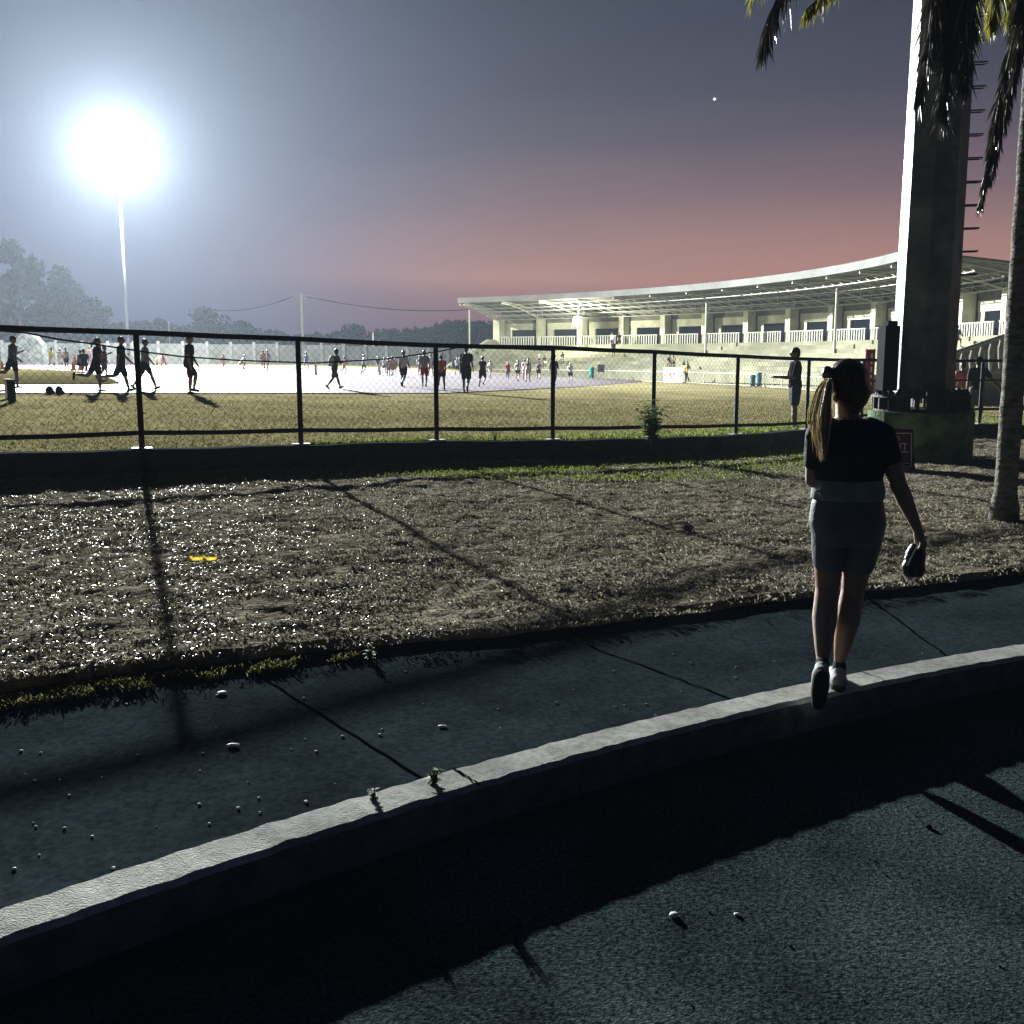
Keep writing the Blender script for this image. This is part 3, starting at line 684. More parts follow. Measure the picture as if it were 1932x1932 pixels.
# ------------------------------------------------------------------ far trees
def foliage(pts_centers, radii, n, size, rs):
    """n leaf quads spread over a cluster of lumpy clumps"""
    C = np.array(pts_centers); Rd = np.array(radii); i = rs.integers(0, len(C), n)
    d = rs.normal(size=(n,3)); d /= np.linalg.norm(d, axis=1)[:,None]; rr = Rd[i]*(rs.random(n)**.35)[:,None]
    c = C[i] + d*rr
    u = rs.normal(size=(n,3)); u /= np.linalg.norm(u, axis=1)[:,None]; w = np.cross(u, rs.normal(size=(n,3))); w /= np.linalg.norm(w, axis=1)[:,None]
    s_ = size*(.5+rs.random(n))[:,None]
    return np.stack([c-u*s_, c-w*s_*.6, c+u*s_, c+w*s_*.6], 1)
def tree(x, yt, D, wpx, label, seed, n=2600, shape=1.0):
    rs = np.random.default_rng(seed); t_ = P3(x, yt, D); g = zf(t_.x, D); h = t_.z-g; w = wpx*D/F/2
    root = empty('tree', (t_.x, D, g)); tag(root, label, 'tree', 'trees beyond the track')
    cs = []; rd = []
    for k in range(22):
        a = rs.random()*6.28; q = rs.random()**.6; zz = g+h*(.32+.56*rs.random()); ww = w*(1-.5*abs((zz-g)/h-.55))*q*.78
        cs.append((t_.x+ww*math.cos(a), D+ww*math.sin(a), zz)); r_ = w*(.18+.2*rs.random()); rd.append((r_, r_, r_*.8))
    cs.append((t_.x, D, g+h*.9)); rd.append((w*.3,)*2+(h*.1,))
    quads('crown', foliage(cs, rd, n, max(.25, h*.03), rs), 4, M['far_leaf'], root)
    m_ = MB(); m_.tube([(t_.x,D,g-.3),(t_.x+.2,D,g+h*.35),(t_.x,D,g+h*.7)], [.03*h,.022*h,.008*h], 8)
    for k in range(4): c = cs[k*4]; m_.tube([(t_.x+.1,D,g+h*.3), c], [.015*h,.005*h], 5)
    m_.build('trunk', M['bark2'], root, smooth=True)
TR = [(20,452,118,150,'large hazy tree towering at the far left edge of the track'),(110,500,125,130,'tall tree just right of the largest hazy tree at left'),(175,560,130,110,'lower tree left of the lit floodlight mast'),
 (300,600,165,80,'small rounded tree right of the lit mast foot'),(395,580,150,110,'hazy round tree between the lit mast and the power pole'),(455,605,160,80,'low bushy tree left of the power pole'),
 (635,625,170,60,'low round tree just right of the power pole'),(672,612,165,70,'dark round topped tree right of the power pole'),(740,620,168,70,'dark tree halfway between power pole and grandstand'),
 (795,620,165,80,'broad dark tree left of the hill beside the grandstand'),(845,603,170,80,'highest dark tree close to the grandstand left end'),(905,604,175,90,'dark tree directly behind the grandstand left end')]
for i, (x, y, D, w, lab) in enumerate(TR): tree(x, y, D, w, lab, 100+i)
rs = np.random.default_rng(5); cs = []; rd = []
for x in np.linspace(-60, 980, 130):
    yt = np.interp(x, [-60,100,200,330,430,560,640,760,860,980], [560,585,612,625,618,640,636,634,618,616])+rs.normal()*3
    for D in (182, 190):
        t_ = P3(x, yt, D); g = -.6; h = t_.z-g
        for zz in (.3,.62,.86): cs.append((t_.x+rs.normal()*.8, D+rs.normal()*2, g+h*zz)); rd.append((3.2,3,h*.16+.6))
quads('wood', foliage(cs, rd, 26000, .62, rs), 4, M['far_leaf']); tag(bpy.data.objects['wood'], 'continuous dark wood behind the far boundary wall', 'wood', kind='stuff')
hm = MB(); prev = None
for x in np.linspace(-300, 1100, 60):
    yt = np.interp(x, [-300,100,200,330,430,560,640,760,860,980,1100], [560,590,622,632,628,646,644,640,626,620,640])
    t_ = P3(x, yt, 200)
    if prev is not None: hm.face((prev.x,200,-2),(t_.x,200,-2),(t_.x,204,t_.z),(prev.x,204,prev.z)); hm.face((prev.x,204,prev.z),(t_.x,204,t_.z),(t_.x,250,t_.z*.6),(prev.x,250,prev.z*.6))
    prev = t_
tag(hm.build('hill', M['far_leaf'], fix=False), kind='structure')

# ------------------------------------------------------------------ grass, litter, weeds
def blades(name, n, place, hgt, wid, m, seed, lean=.5, flat=False):
    rs = np.random.default_rng(seed); P = place(rs, n); n = len(P)
    a = rs.random(n)*6.283; h = hgt*(.4+1.0*rs.random(n)); w = wid*(.6+.8*rs.random(n))
    d = np.stack([np.cos(a), np.sin(a), np.zeros(n)], 1); s_ = np.stack([-np.sin(a), np.cos(a), np.zeros(n)], 1)
    if flat:
        up = np.stack([rs.normal(size=n)*.25, rs.normal(size=n)*.25, np.ones(n)], 1); up /= np.linalg.norm(up, axis=1)[:,None]
        s2 = np.cross(up, d); d2 = np.cross(s2, up); b = P+up*.012*rs.random(n)[:,None]+np.array([0,0,.008])
        V = np.stack([b-d2*h[:,None]*.5, b+s2*w[:,None]*.5, b+d2*h[:,None]*.5, b-s2*w[:,None]*.5], 1)
    else:
        le = (lean*(.3+rs.random(n)))[:,None]*h[:,None]; tip = P+d*le+np.array([0,0,1])*h[:,None]*(1-.45*lean); mid = P+d*le*.35+np.array([0,0,1])*h[:,None]*.55
        V = np.stack([P-s_*w[:,None]*.5, P+s_*w[:,None]*.5, mid+s_*w[:,None]*.4, tip, mid-s_*w[:,None]*.4], 1)
    o = quads(name, V, V.shape[1], m); return o
def vz(f, X, Y): return np.array([f(float(a), float(b)) for a, b in zip(X, Y)])
def lawn_place(rs, n, g0=-.02, g1=1.0, xr=(-7.5, 9), dens=None):
    X = rs.uniform(*xr, n*4); t = g0+(g1-g0)*rs.random(n*4)
    e = np.interp(X, EDG[:,0], EDG[:,1]); f = np.interp(X, FX, FY); Y = e+.02+t*(f-.16-e)
    ok = (np.abs(X) < Y*.56+.4) & (Y > .5)
    if dens is not None: ok &= rs.random(n*4) < dens(X, Y, t)
    X, Y = X[ok][:n], Y[ok][:n]
    return np.stack([X, Y, vz(zl, X, Y)+np.array([hf(a, b) for a, b in zip(X, Y)])*.8-.004], 1)
def near_bias(X, Y, t):
    c = np.array([mnoise.noise(Vector((a*1.6, b*1.6, 9)))+.6*mnoise.noise(Vector((a*5, b*5, 2))) for a, b in zip(X, Y)])
    return np.clip(1.5*(6/Y)**1.2, .2, 1)*np.clip(.55+1.4*c, .10, 1)
tag(blades('dry_grass', 120000, lambda r, n: lawn_place(r, n, dens=near_bias), .028, .0055, M['blade'], 11, .9), 'short dry grass blades over the bare foreground lawn', 'grass', kind='stuff')
tag(blades('leaf_litter', 52000, lambda r, n: lawn_place(r, n, dens=near_bias), .023, .007, M['leaf'], 12, flat=True), 'dry fallen leaves and clippings scattered on the foreground lawn', 'leaves', kind='stuff')
def strip_place(rs, n):   # greener band below the wall
    X = rs.uniform(-7.5, 9, n*2); f = np.interp(X, FX, FY); wd = np.interp(X, [-8,-2,0,3,6,9], [.9,1.0,2.2,3.6,3.6,2.5])
    q = rs.random(n*2)**1.3; d = .5+q*wd; Y = f-.15-d*np.interp(X,[-8,0],[1,1.0]); ok = rs.random(n*2) < .35+.65*(np.sin(X*3+Y)*np.sin(Y*4.1)+1)/2; X, Y = X[ok][:n], Y[ok][:n]
    return np.stack([X, Y, vz(zl, X, Y)-.004], 1)
tag(blades('green_grass', 30000, strip_place, .05, .011, M['green'], 13, .6), 'green grass band along the foot of the low wall', 'grass', kind='stuff')
def verge_place(rs, n):
    X = rs.uniform(-2.9, -.55, n); e = np.interp(X, EDG[:,0], EDG[:,1]); wd = np.interp(X, [-2.9,-1.6,-.9,-.5], [.26,.22,.08,.03]); Y = e-.19-rs.random(n)*wd
    c = np.array([mnoise.noise(Vector((a*4.5, b*6, 4))) for a, b in zip(X, Y)]); ok = rs.random(n) < np.clip(.45+2.2*c, 0, 1)
    return np.stack([X[ok], Y[ok], np.full(ok.sum(), -.014)], 1)
tag(blades('verge_grass', 5200, verge_place, .045, .006, M['vgreen'], 14, .6), 'straggly grass creeping over the sidewalk edge at left', 'grass', kind='stuff')
def field_place(rs, n):
    X = rs.uniform(-12, 18, n*2); f = np.interp(X, FX, FY); d = .14+rs.random(n*2)**1.8*16; Y = f+d; ok = np.abs(X) < Y*.56; X, Y = X[ok][:n], Y[ok][:n]
    return np.stack([X, Y, vz(zf, X, Y)-.005], 1)
tag(blades('field_grass', 60000, field_place, .05, .013, M['field_blade'], 15, .8), 'yellowing rough grass of the field behind the fence', 'grass', kind='stuff')
def wallgrass(rs, n):     # lusher fringe behind the wall on the right
    X = rs.uniform(-3, 13, n); f = np.interp(X, FX, FY); Y = f+.16+rs.random(n)**1.5*np.interp(X,[-3,2,6,13],[.3,1.2,2.4,2.4]); return np.stack([X, Y, vz(zf, X, Y)-.005], 1)
tag(blades('fringe_grass', 15000, wallgrass, .10, .014, M['green'], 16, .5), 'bright taller grass fringe just behind the low wall', 'grass', kind='stuff')
# leafy weed at the fence post
def weed(x, yb, h, n, seed, label, Y=None, f=None, leaf=.07, lean=0):
    rs = random.Random(seed); base = P3(x, yb, Y) if Y else gpt(x, yb, f or zl); root = empty('weed', base); tag(root, label, 'plant')
    st = MB(); V = []
    for k in range(n):
        a = rs.random()*6.28; hh = h*rs.uniform(.5,1); sp_ = hh*rs.uniform(.1,.5); top = base+Vector((math.cos(a)*sp_+lean*hh, math.sin(a)*sp_, hh)); mid = base.lerp(top,.5)+Vector((0,0,.06*hh))
        st.tube([base, mid, top], [.007,.005,.002], 5)
        for j in range(9):
            t = .2+.8*j/8; p = base.lerp(top, t); b = rs.random()*6.28; L_ = leaf*rs.uniform(.6,1.2); d = Vector((math.cos(b), math.sin(b), rs.uniform(-.2,.5))).normalized(); s_ = d.cross(Vector((0,0,1))).normalized()*L_*.28
            V.append([p, p+d*L_*.5+s_, p+d*L_+Vector((0,0,-.2*L_)), p+d*L_*.5-s_])
    st.build('stem', M['weed'], root); quads('leaves', np.array([[tuple(q) for q in f_] for f_ in V]), 4, M['weed'], root)
weed(1230, 836, .74, 34, 3, 'bushy leafy weed growing at the wall under the middle fence post', Y=17.0, leaf=.15)
weed(700, 1248, .10, 5, 4, 'small green tuft at the inner edge of the sidewalk', f=lambda a,b: -.012, leaf=.03)
weed(820, 1482, .07, 6, 5, 'tiny tuft sprouting from the crack in the kerb', f=lambda a,b: 0, leaf=.025)
weed(706, 1508, .05, 5, 6, 'tiny tuft at the kerb left of the cracked joint', f=lambda a,b: 0, leaf=.022)
weed(935, 834, .3, 5, 8, 'thin weed on the wall between the centre fence posts', Y=15.9, leaf=.05)
# pebbles and litter on the pavement
def pebble(x, y, r, m, label, f=lambda a,b: -.01, sc=(1,1,.5), cat='litter', name='pebble'):
    p = gpt(x, y, f); m_ = MB(); m_.ell((0,0,0), (r*sc[0], r*sc[1], r*sc[2]), 10, 7)
    rs = random.Random(int(x)); m_.v = [(a*(1+rs.uniform(-.12,.12)), b*(1+rs.uniform(-.12,.12)), c*(1+rs.uniform(-.1,.1))) for a, b, c in m_.v]
    o = m_.build(name, m, smooth=True); o.location = p+Vector((0,0,r*sc[2]*.8)); tag(o, label, cat); return o
pebble(440, 1408, .019, M['white'], 'white crumpled scrap lying in the middle of the sidewalk', sc=(1.4,.8,.35))
pebble(419, 1309, .020, M['plate'], 'flat pale bottle cap near the grassy sidewalk edge', sc=(1.2,1,.35))
pebble(834, 1371, .013, M['plate'], 'small pale shard on the sidewalk above the cracked kerb', sc=(1.6,.8,.3))
pebble(1272, 1730, .016, M['plate'], 'pale round pebble on the dark road', f=lambda a,b: -.15, cat='pebble')
pebble(1390, 1727, .009, M['white'], 'tiny white fleck on the road beside the pale pebble', f=lambda a,b: -.15)
pebble(1752, 1562, .014, M['black'], 'black stone on the road under the shadow bands', f=lambda a,b: -.15, cat='pebble')
pebble(1071, 1000, .03, M['white'], 'crumpled white paper on the lawn centre', f=zl)
pebble(1297, 1000, .06, M['soil'], 'dark clod of earth in the middle of the lawn', f=zl, cat='clod', name='clod')
g = gpt(385, 1062, zl); root = empty('sandal_strap', g); tag(root, 'bright yellow broken rubber sandal strap lying on the lawn', 'litter')
yl = leafmat('yellow_rubber', (.55,.43,.04), (.50,.38,.03), .4, .5, .55)
for s_, dx in ((1, -.055), (.9, .05)):
    m_ = MB(); b_ = 0
    for k in range(12):
        t0, t1 = math.radians(150+k*22), math.radians(150+(k+1)*22)
        a_, c_ = [g+Vector((dx+.055*s_*math.cos(t), .045*math.sin(t), .028)) for t in (t0, t1)]
        m_.face(a_, c_, c_+Vector((0,.004,.022)), a_+Vector((0,.004,.022)))
    m_.build('strap', yl, root, fix=False)
mb = MB()
sc_ = rng
V = []
for k in range(240):
    x, y = rng.uniform(0, 1900), rng.uniform(1200, 1900)
    p = gpt(x, y, lambda a, b: -.011)
    if kerbY(p.x)+.03 < p.y < edgeY(p.x)-.05:
        r_ = rng.uniform(.0025, .007); a = rng.uniform(0, 6.28); mb.ell((p.x, p.y, p.z+r_*.4), (r_*1.3, r_, r_*.7), 6, 4)
tag(mb.build('grit', M['plate'], fix=False), 'tiny pale grit specks scattered over the sidewalk', 'grit', kind='stuff')
mb = MB()
for k in range(260):
    X, Y = rng.uniform(-2.5, 3.5), rng.uniform(1.6, 5.5)
    if Y < kerbY(X)-.25: r_ = rng.uniform(.002, .005); mb.ell((X, Y, -.15+r_*.35), (r_*1.2, r_, r_*.7), 6, 4)
tag(mb.build('road_gravel', M['side'], fix=False), 'loose gravel specks scattered over the road', 'gravel', kind='stuff')

# ------------------------------------------------------------------ palms
def palm(X, Y, h, seed, label, lean=(0,0), fronds=(), wide=.105):
    g = zl(X, Y); root = empty('palm_tree', (X, Y, g)); tag(root, label, 'palm tree', 'palms at the right')
    rs = random.Random(seed); pts = []; rr = []
    for i in range(40):
        t = i/39; pts.append((X+lean[0]*t, Y+lean[1]*t, g-.05+h*t)); rr.append(wide*(1.45-.45*min(1, t*18))*(1-.12*t)*(1+.035*(i%2))+rs.uniform(-.003,.003))
    m_ = MB(); m_.tube(pts, rr, 14); m_.build('trunk', M['bark'], root, smooth=True)
    top = Vector(pts[-1])
    for fr in fronds:
        path, ll, mt, droop, dens = fr
        P_ = [Vector(p) for p in path]
        # Catmull-like resample
        Q = []
        for i in range(len(P_)-1):
            for k in range(8):
                t = k/8; p0 = P_[max(0,i-1)]; p1 = P_[i]; p2 = P_[i+1]; p3 = P_[min(len(P_)-1,i+2)]
                Q.append(.5*((2*p1)+(p2-p0)*t+(2*p0-5*p1+4*p2-p3)*t*t+(3*p1-p0-3*p2+p3)*t**3))
        Q.append(P_[-1]); rac = MB(); rac.tube(Q, [.022*(1-.8*i/len(Q)) for i in range(len(Q))], 5)
        fo = rac.build('frond', mt, root)
        V = []; n = len(Q)
        for i in range(2, n):
            for k in range(int(dens*1.5)):
                t = (i+rs.random()-1)/(n-1); j = min(n-2, int(t*(n-1))); p = Q[j].lerp(Q[j+1], t*(n-1)-j); d = (Q[j+1]-Q[j]).normalized()
                sd = d.cross(Vector((0,0,1)));
                if sd.length < .05: sd = Vector((rs.uniform(-1,1), rs.uniform(-1,1), 0))
                sd = sd.normalized()*rs.choice((-1,1)); L_ = ll*1.25*(.5+.6*math.sin(math.pi*min(1,t*.9+.08)))*rs.uniform(.7,1.15)
                dr = (sd*max(.40,1-droop)*rs.uniform(.1,1.3)+d*.35+Vector((rs.uniform(-.28,.28), rs.uniform(-.28,.28), -droop*1.2))).normalized()
                e = p+dr*L_; m1 = p+dr*L_*.5+Vector((0,0,.05*L_)); w = dr.cross(Vector((rs.uniform(-1,1), rs.uniform(-1,1), .2))).normalized()*rs.uniform(.005,.011)
                V.append([p-w*.4, p+w*.4, m1+w, e, m1-w])
        quads('leaflets', np.array([[tuple(q) for q in f_] for f_ in V]), 5, mt, fo)
    return top
C1 = Vector((4.80, 9.92, 6.25))
def pf(*a): return [C1]+[P3(x, y, Y) for x, y, Y in a]
fr1 = [
 (pf((1700,-330,9.6),(1560,-150,9.4),(1470,-10,9.3),(1440,85,9.25)), .34, M['frond'], .8, 9),
 (pf((1720,-260,9.7),(1640,-120,9.5),(1560,-20,9.5),(1520,20,9.5)), .22, M['frondg'], .7, 6),
 (pf((1830,-180,9.6),(1800,-60,9.5),(1790,90,9.45),(1778,215,9.45)), .36, M['frond'], .93, 14),
 (pf((1850,-150,9.7),(1775,-70,9.6),(1752,60,9.6),(1732,190,9.6)), .34, M['frond'], .95, 12),
 (pf((1870,-150,9.4),(1832,-60,9.3),(1828,40,9.3),(1822,150,9.3)), .36, M['frond'], .95, 12),
 (pf((1935,-60,9.6),(1915,60,9.55),(1882,210,9.5),(1850,385,9.5)), .20, M['frond'], .85, 22),
 (pf((1935,-60,9.5),(1925,60,9.45),(1895,200,9.45),(1868,330,9.45)), .22, M['frond'], .85, 20),
 (pf((1850,-150,9.5),(1800,-80,9.45),(1800,20,9.45),(1792,90,9.45)), .36, M['frond'], .93, 14),
 (pf((1860,-150,9.5),(1780,-90,9.45),(1762,0,9.45),(1752,90,9.45)), .36, M['frond'], .93, 14),
 (pf((1945,-60,9.4),(1935,20,9.4),(1915,120,9.4),(1895,230,9.4)), .2, M['frond'], .9, 16),
 (pf((1940,-160,9.9),(1925,-40,9.9),(1915,60,9.9)), .24, M['frond'], .92, 16),
 (pf((1900,-120,9.6),(1882,-40,9.6),(1872,40,9.6)), .26, M['frondg'], .92, 16),
 (pf((1925,-120,9.9),(1912,-40,9.9),(1905,30,9.9)), .25, M['frondg'], .92, 12),
 (pf((2050,-330,9.9),(2200,-200,9.9),(2280,0,9.9)), .4, M['frondg'], .6, 9),
 ([C1, C1+Vector((.3,1.2,.5)), C1+Vector((.5,2.2,.1)), C1+Vector((.6,2.8,-.9))], .4, M['frondg'], .6, 9),
 ([C1, C1+Vector((.9,-.6,.5)), C1+Vector((1.7,-1.2,.1)), C1+Vector((2.2,-1.5,-.9))], .4, M['frondg'], .6, 9),
 ([C1, C1+Vector((-.8,.9,.6)), C1+Vector((-1.6,1.8,.3)), C1+Vector((-2.1,2.4,-.6))], .4, M['frondg'], .6, 9)]
palm(4.83, 9.95, 6.35, 1, 'slim palm with pale left edge at the right border and hanging dead fronds', (-.04,-.03), fr1)

# ------------------------------------------------------------------ people
def remesh(mb_, voxel, name, m, parent=None, smooth=3, sub=False):
    me = mb_.mesh('tmp'); o = bpy.data.objects.new('tmp', me); S.collection.objects.link(o)
    md = o.modifiers.new('r', 'REMESH'); md.mode = 'VOXEL'; md.voxel_size = voxel; md.use_smooth_shade = True
    if smooth: ms = o.modifiers.new('s', 'SMOOTH'); ms.factor = .5; ms.iterations = smooth
    bpy.context.view_layer.update()
    me2 = bpy.data.meshes.new_from_object(o.evaluated_get(bpy.context.evaluated_depsgraph_get()))
    S.collection.objects.unlink(o); bpy.data.objects.remove(o); bpy.data.meshes.remove(me)
    me2.name = name; me2.materials.clear(); me2.materials.append(m)
    me2.polygons.foreach_set('use_smooth', [True]*len(me2.polygons))
    return link(name, me2, parent)
SKIN = mat('skin', (.34,.22,.15), .55, .12, 20, 0, spec=.4); SKIND = mat('skin_tan', (.22,.13,.085), .55, .12, 20, 0, spec=.4)
HAIR = mat('black_hair', (.012,.010,.010), .4, .3, 30, spec=.5)
POSES = {
 'stand': dict(lean=1, hL=2, kL=3, hR=-2, kR=3, sL=4, eL=12, sR=-2, eR=12),
 'walk': dict(lean=3, hL=24, kL=6, hR=-18, kR=22, sL=-22, eL=12, sR=24, eR=22),
 'walk2': dict(lean=3, hL=-16, kL=28, hR=20, kR=5, sL=22, eL=22, sR=-20, eR=12),
 'step': dict(lean=2, hL=6, kL=4, hR=-10, kR=40, sL=-10, eL=14, sR=12, eR=18),
 'run': dict(lean=8, hL=38, kL=55, hR=-20, kR=42, sL=-35, eL=75, sR=30, eR=85),
 'run2': dict(lean=6, hL=-8, kL=10, hR=30, kR=80, sL=30, eL=80, sR=-38, eR=60),
 'back': dict(lean=8, hL=8, kL=8, hR=-32, kR=62, sL=-20, eL=70, sR=30, eR=80),
 'sit': dict(lean=14, hL=85, kL=100, hR=78, kR=95, sL=35, eL=40, sR=30, eR=50),
 'crouch': dict(lean=38, hL=105, kL=125, hR=95, kR=118, sL=70, eL=20, sR=60, eR=30),
 'bend': dict(lean=60, hL=10, kL=10, hR=-8, kR=10, sL=80, eL=10, sR=70, eR=20),
 'seat': dict(lean=10, hL=88, kL=85, hR=84, kR=88, sL=25, eL=50, sR=25, eR=50)}
def person(label, x, yt, yf, az, pose, top, bot, hair=None, legs=.62, skin=None, shoes=(.02,.02,.02), H=None, loc=None, voxel=None, fingers=False, longhair=False, cap=None, over=None, group='people on the track', tail=0, sleeve=.6, fem=False, bag=None, headturn=0, dress=0, tops=None):
    q = dict(POSES[pose]); q.update(over or {})
    if loc is None:
        g = gpt(x, yf); dep = g.y*CT-(g.z-EYE)*ST; loc = g
        if H is None: H = (yf-yt)*dep/F
    H = H or 1.65
    px_h = H*F/max(1, loc.y); v = voxel or max(.011, min(.03, 1.6/px_h*1.1))*H/1.65
    skin = skin or SKIND; hair = hair or HAIR
    rot = Matrix.Rotation(-R(az), 4, 'Z')
    body = MB(); sh = MB(); bt = MB(); hr = MB(); so = MB()
    ln = R(q['lean']); up = Vector((0, math.sin(ln), math.cos(ln)))
    hip = Vector((0,0,.51*H)); legsJ = []
    def vec(a): return Vector((0, math.sin(R(a)), -math.cos(R(a))))
    low = 9
    for s_, h_, k_ in ((-1,q['hL'],q['kL']),(1,q['hR'],q['kR'])):
        j = hip+Vector((s_*.052*H,0,0)); kn_ = j+vec(h_)*.24*H+Vector((s_*.008*H,0,0)); an = kn_+vec(h_-k_)*.235*H
        fd = vec(h_-k_+ (88 if h_ >= -5 or k_ < 15 else 75)); toe = an+fd*.085*H+Vector((0,0,-.012*H)); heel = an-fd*.03*H+vec(h_-k_)*.022*H
        legsJ.append((s_, j, kn_, an, toe, heel)); low = min(low, an.z-.036*H, toe.z-.016*H, heel.z-.016*H)
    off = Vector((0,0,-low)) ; hip = hip+off
    thR = .058 if fem else .054
    for s_, j, kn_, an, toe, heel in legsJ:
        j, kn_, an, toe, heel = [p+off for p in (j,kn_,an,toe,heel)]
        body.cap(j, thR*H, kn_, .033*H); body.cap(kn_, .032*H, kn_.lerp(an,.35)+Vector((0,-.004*H,0)), .034*H); body.cap(kn_.lerp(an,.35), .034*H, an, .019*H); body.cap(heel, .019*H, toe, .016*H)
        so.cap(heel, .024*H, heel.lerp(toe,.55)+Vector((0,0,.004*H)), .026*H); so.cap(heel.lerp(toe,.5), .026*H, toe, .02*H)
        if legs <= 1: e = j.lerp(kn_, legs); bt.cap(j, (thR+.012)*H, e, (.055 if legs > .5 else .06)*H)
        else: bt.cap(j, (thR+.01)*H, kn_, .042*H); bt.cap(kn_, .042*H, kn_.lerp(an, legs-1), .032*H)
        if dress: bt.cap(j, (thR+.014)*H, j.lerp(kn_, dress), .065*H)
    def T_(t): return hip+up*(t*.30*H)
    wst = .066 if fem else .076
    secs = [(T_(-.12),.07,.06),(T_(.05),.088 if fem else .082,.066),(T_(.4),wst,.054),(T_(.75),.09,.064),(T_(.95),.088,.055),(T_(1.05),.05,.04)]
    body.loft([(c,a*H,b*H) for c, a, b in secs], 14)
    sh.loft([(c,(a+.012)*H,(b+.012)*H) for c, a, b in [(T_(.0),.086,.07),(T_(.22),.082,.066)]+secs[2:]], 14)
    bt.loft([(T_(-.2),.082*H,.07*H),(T_(.0),.096*H,.076*H),(T_(.22),.085*H,.068*H)], 14)
    nk = T_(1.04); hd = nk+up*.015*H+Vector((0,.012*H,.082*H)); body.cap(nk-up*.02*H, .034*H, nk+Vector((0,.006*H,.05*H)), .03*H)
    body.ell(hd, (.045*H,.056*H,.064*H)); body.ell(hd+Vector((0,.02*H,-.03*H)), (.032*H,.035*H,.035*H)); body.ell(hd+Vector((0,.058*H,-.008*H)), (.008*H,.012*H,.014*H), 8, 6)
    for s_ in (-1,1): body.ell(hd+Vector((s_*.046*H,-.002*H,-.006*H)), (.006*H,.011*H,.017*H), 8, 6)
    hr.ell(hd+Vector((0,-.010*H,.014*H)), (.052*H,.058*H,.062*H)); hr.ell(hd+Vector((0,-.03*H,-.01*H)), (.046*H,.036*H,.045*H))
    if longhair: hr.cap(hd+Vector((0,-.035*H,.0)), .042*H, T_(.62)+Vector((0,-.075*H,0)), .03*H); hr.cap(hd+Vector((0,-.04*H,-.02*H)), .04*H, T_(.85)+Vector((0,-.06*H,0)), .05*H)
    if tail: hr.cap(hd+Vector((0,-.055*H,.02*H)), .018*H, hd+Vector((.01*H,-.11*H,-.06*H)), .02*H); hr.cap(hd+Vector((.01*H,-.11*H,-.06*H)), .02*H, hd+Vector((.02*H,-.12*H,-.12*H)), .008*H)
    for s_, a_, e_ in ((-1,q['sL'],q['eL']),(1,q['sR'],q['eR'])):
        ab = q.get('abL' if s_ < 0 else 'abR', 7); j = T_(.93)+Vector((s_*.098*H,0,0))
        d1 = (vec(a_)+Vector((s_*math.sin(R(ab)),0,0))).normalized(); el = j+d1*.165*H
        d2 = (vec(a_+e_)+Vector((s_*math.sin(R(q.get('fabL' if s_ < 0 else 'fabR', ab*.4))),0,0))).normalized(); wr = el+d2*.145*H
        body.cap(j, .031*H, el, .024*H); body.cap(el, .024*H, el.lerp(wr,.3), .025*H); body.cap(el.lerp(wr,.3), .025*H, wr, .015*H)
        sh.cap(T_(.95)+Vector((s_*.06*H,0,0)), .045*H, j, .040*H); sh.cap(j, .041*H, j.lerp(el, sleeve), .039*H)
        if sleeve > .95: sh.cap(el, .034*H, el.lerp(wr, .5), .03*H)
        n_ = d2.cross(Vector((s_,0,.01))).normalized(); sdv = d2.cross(n_).normalized()
        body.cap(wr, .016*H, wr+d2*.04*H, .019*H)
        if fingers:
            for f_ in range(4):
                b_ = wr+d2*.045*H+sdv*(f_-1.5)*.0125*H; L_ = (.042,.048,.045,.036)[f_]*H; m1 = b_+d2*L_*.55+n_*.004*H; body.cap(b_, .0062*H, m1, .006*H, 8); body.cap(m1, .006*H, m1+(d2+n_*.5).normalized()*L_*.5, .005*H, 8)
            b_ = wr+d2*.015*H-sdv*.018*H; m1 = b_+(d2*.5-sdv).normalized()*.028*H; body.cap(b_, .008*H, m1, .0065*H, 8); body.cap(m1, .0065*H, m1+(d2-sdv*.4).normalized()*.022*H, .0055*H, 8)
        else: body.cap(wr+d2*.03*H, .017*H, wr+d2*.085*H+vec(a_+e_+35)*.01*H, .009*H)
    root = empty('person', loc, -R(az)); tag(root, label, 'person', group)
    mi = Matrix.Translation(loc) @ rot
    for o_mb in (body, sh, bt, hr, so): o_mb.v = [tuple(mi @ Vector(p)) for p in o_mb.v]
    bpy.context.view_layer.update()
    remesh(body, v, 'body', skin, root); remesh(sh, v, 'shirt', top if hasattr(top, 'node_tree') else cloth(top), root)
    remesh(bt, v, 'trousers' if legs > 1 else ('skirt' if dress else 'shorts'), bot if hasattr(bot, 'node_tree') else cloth(bot), root)
    remesh(hr, v, 'hair', hair, root); remesh(so, v, 'shoes', cloth(shoes), root)
    if cap is not None:
        c_ = MB(); c_.ell(hd+Vector((0,-.004*H,.03*H)), (.057*H,.063*H,.046*H)); c_.ell(hd+Vector((0,.07*H,.018*H)), (.04*H,.04*H,.006*H)); c_.v = [tuple(mi @ Vector(p)) for p in c_.v]; c_.build('cap', cloth(cap), root, smooth=True)
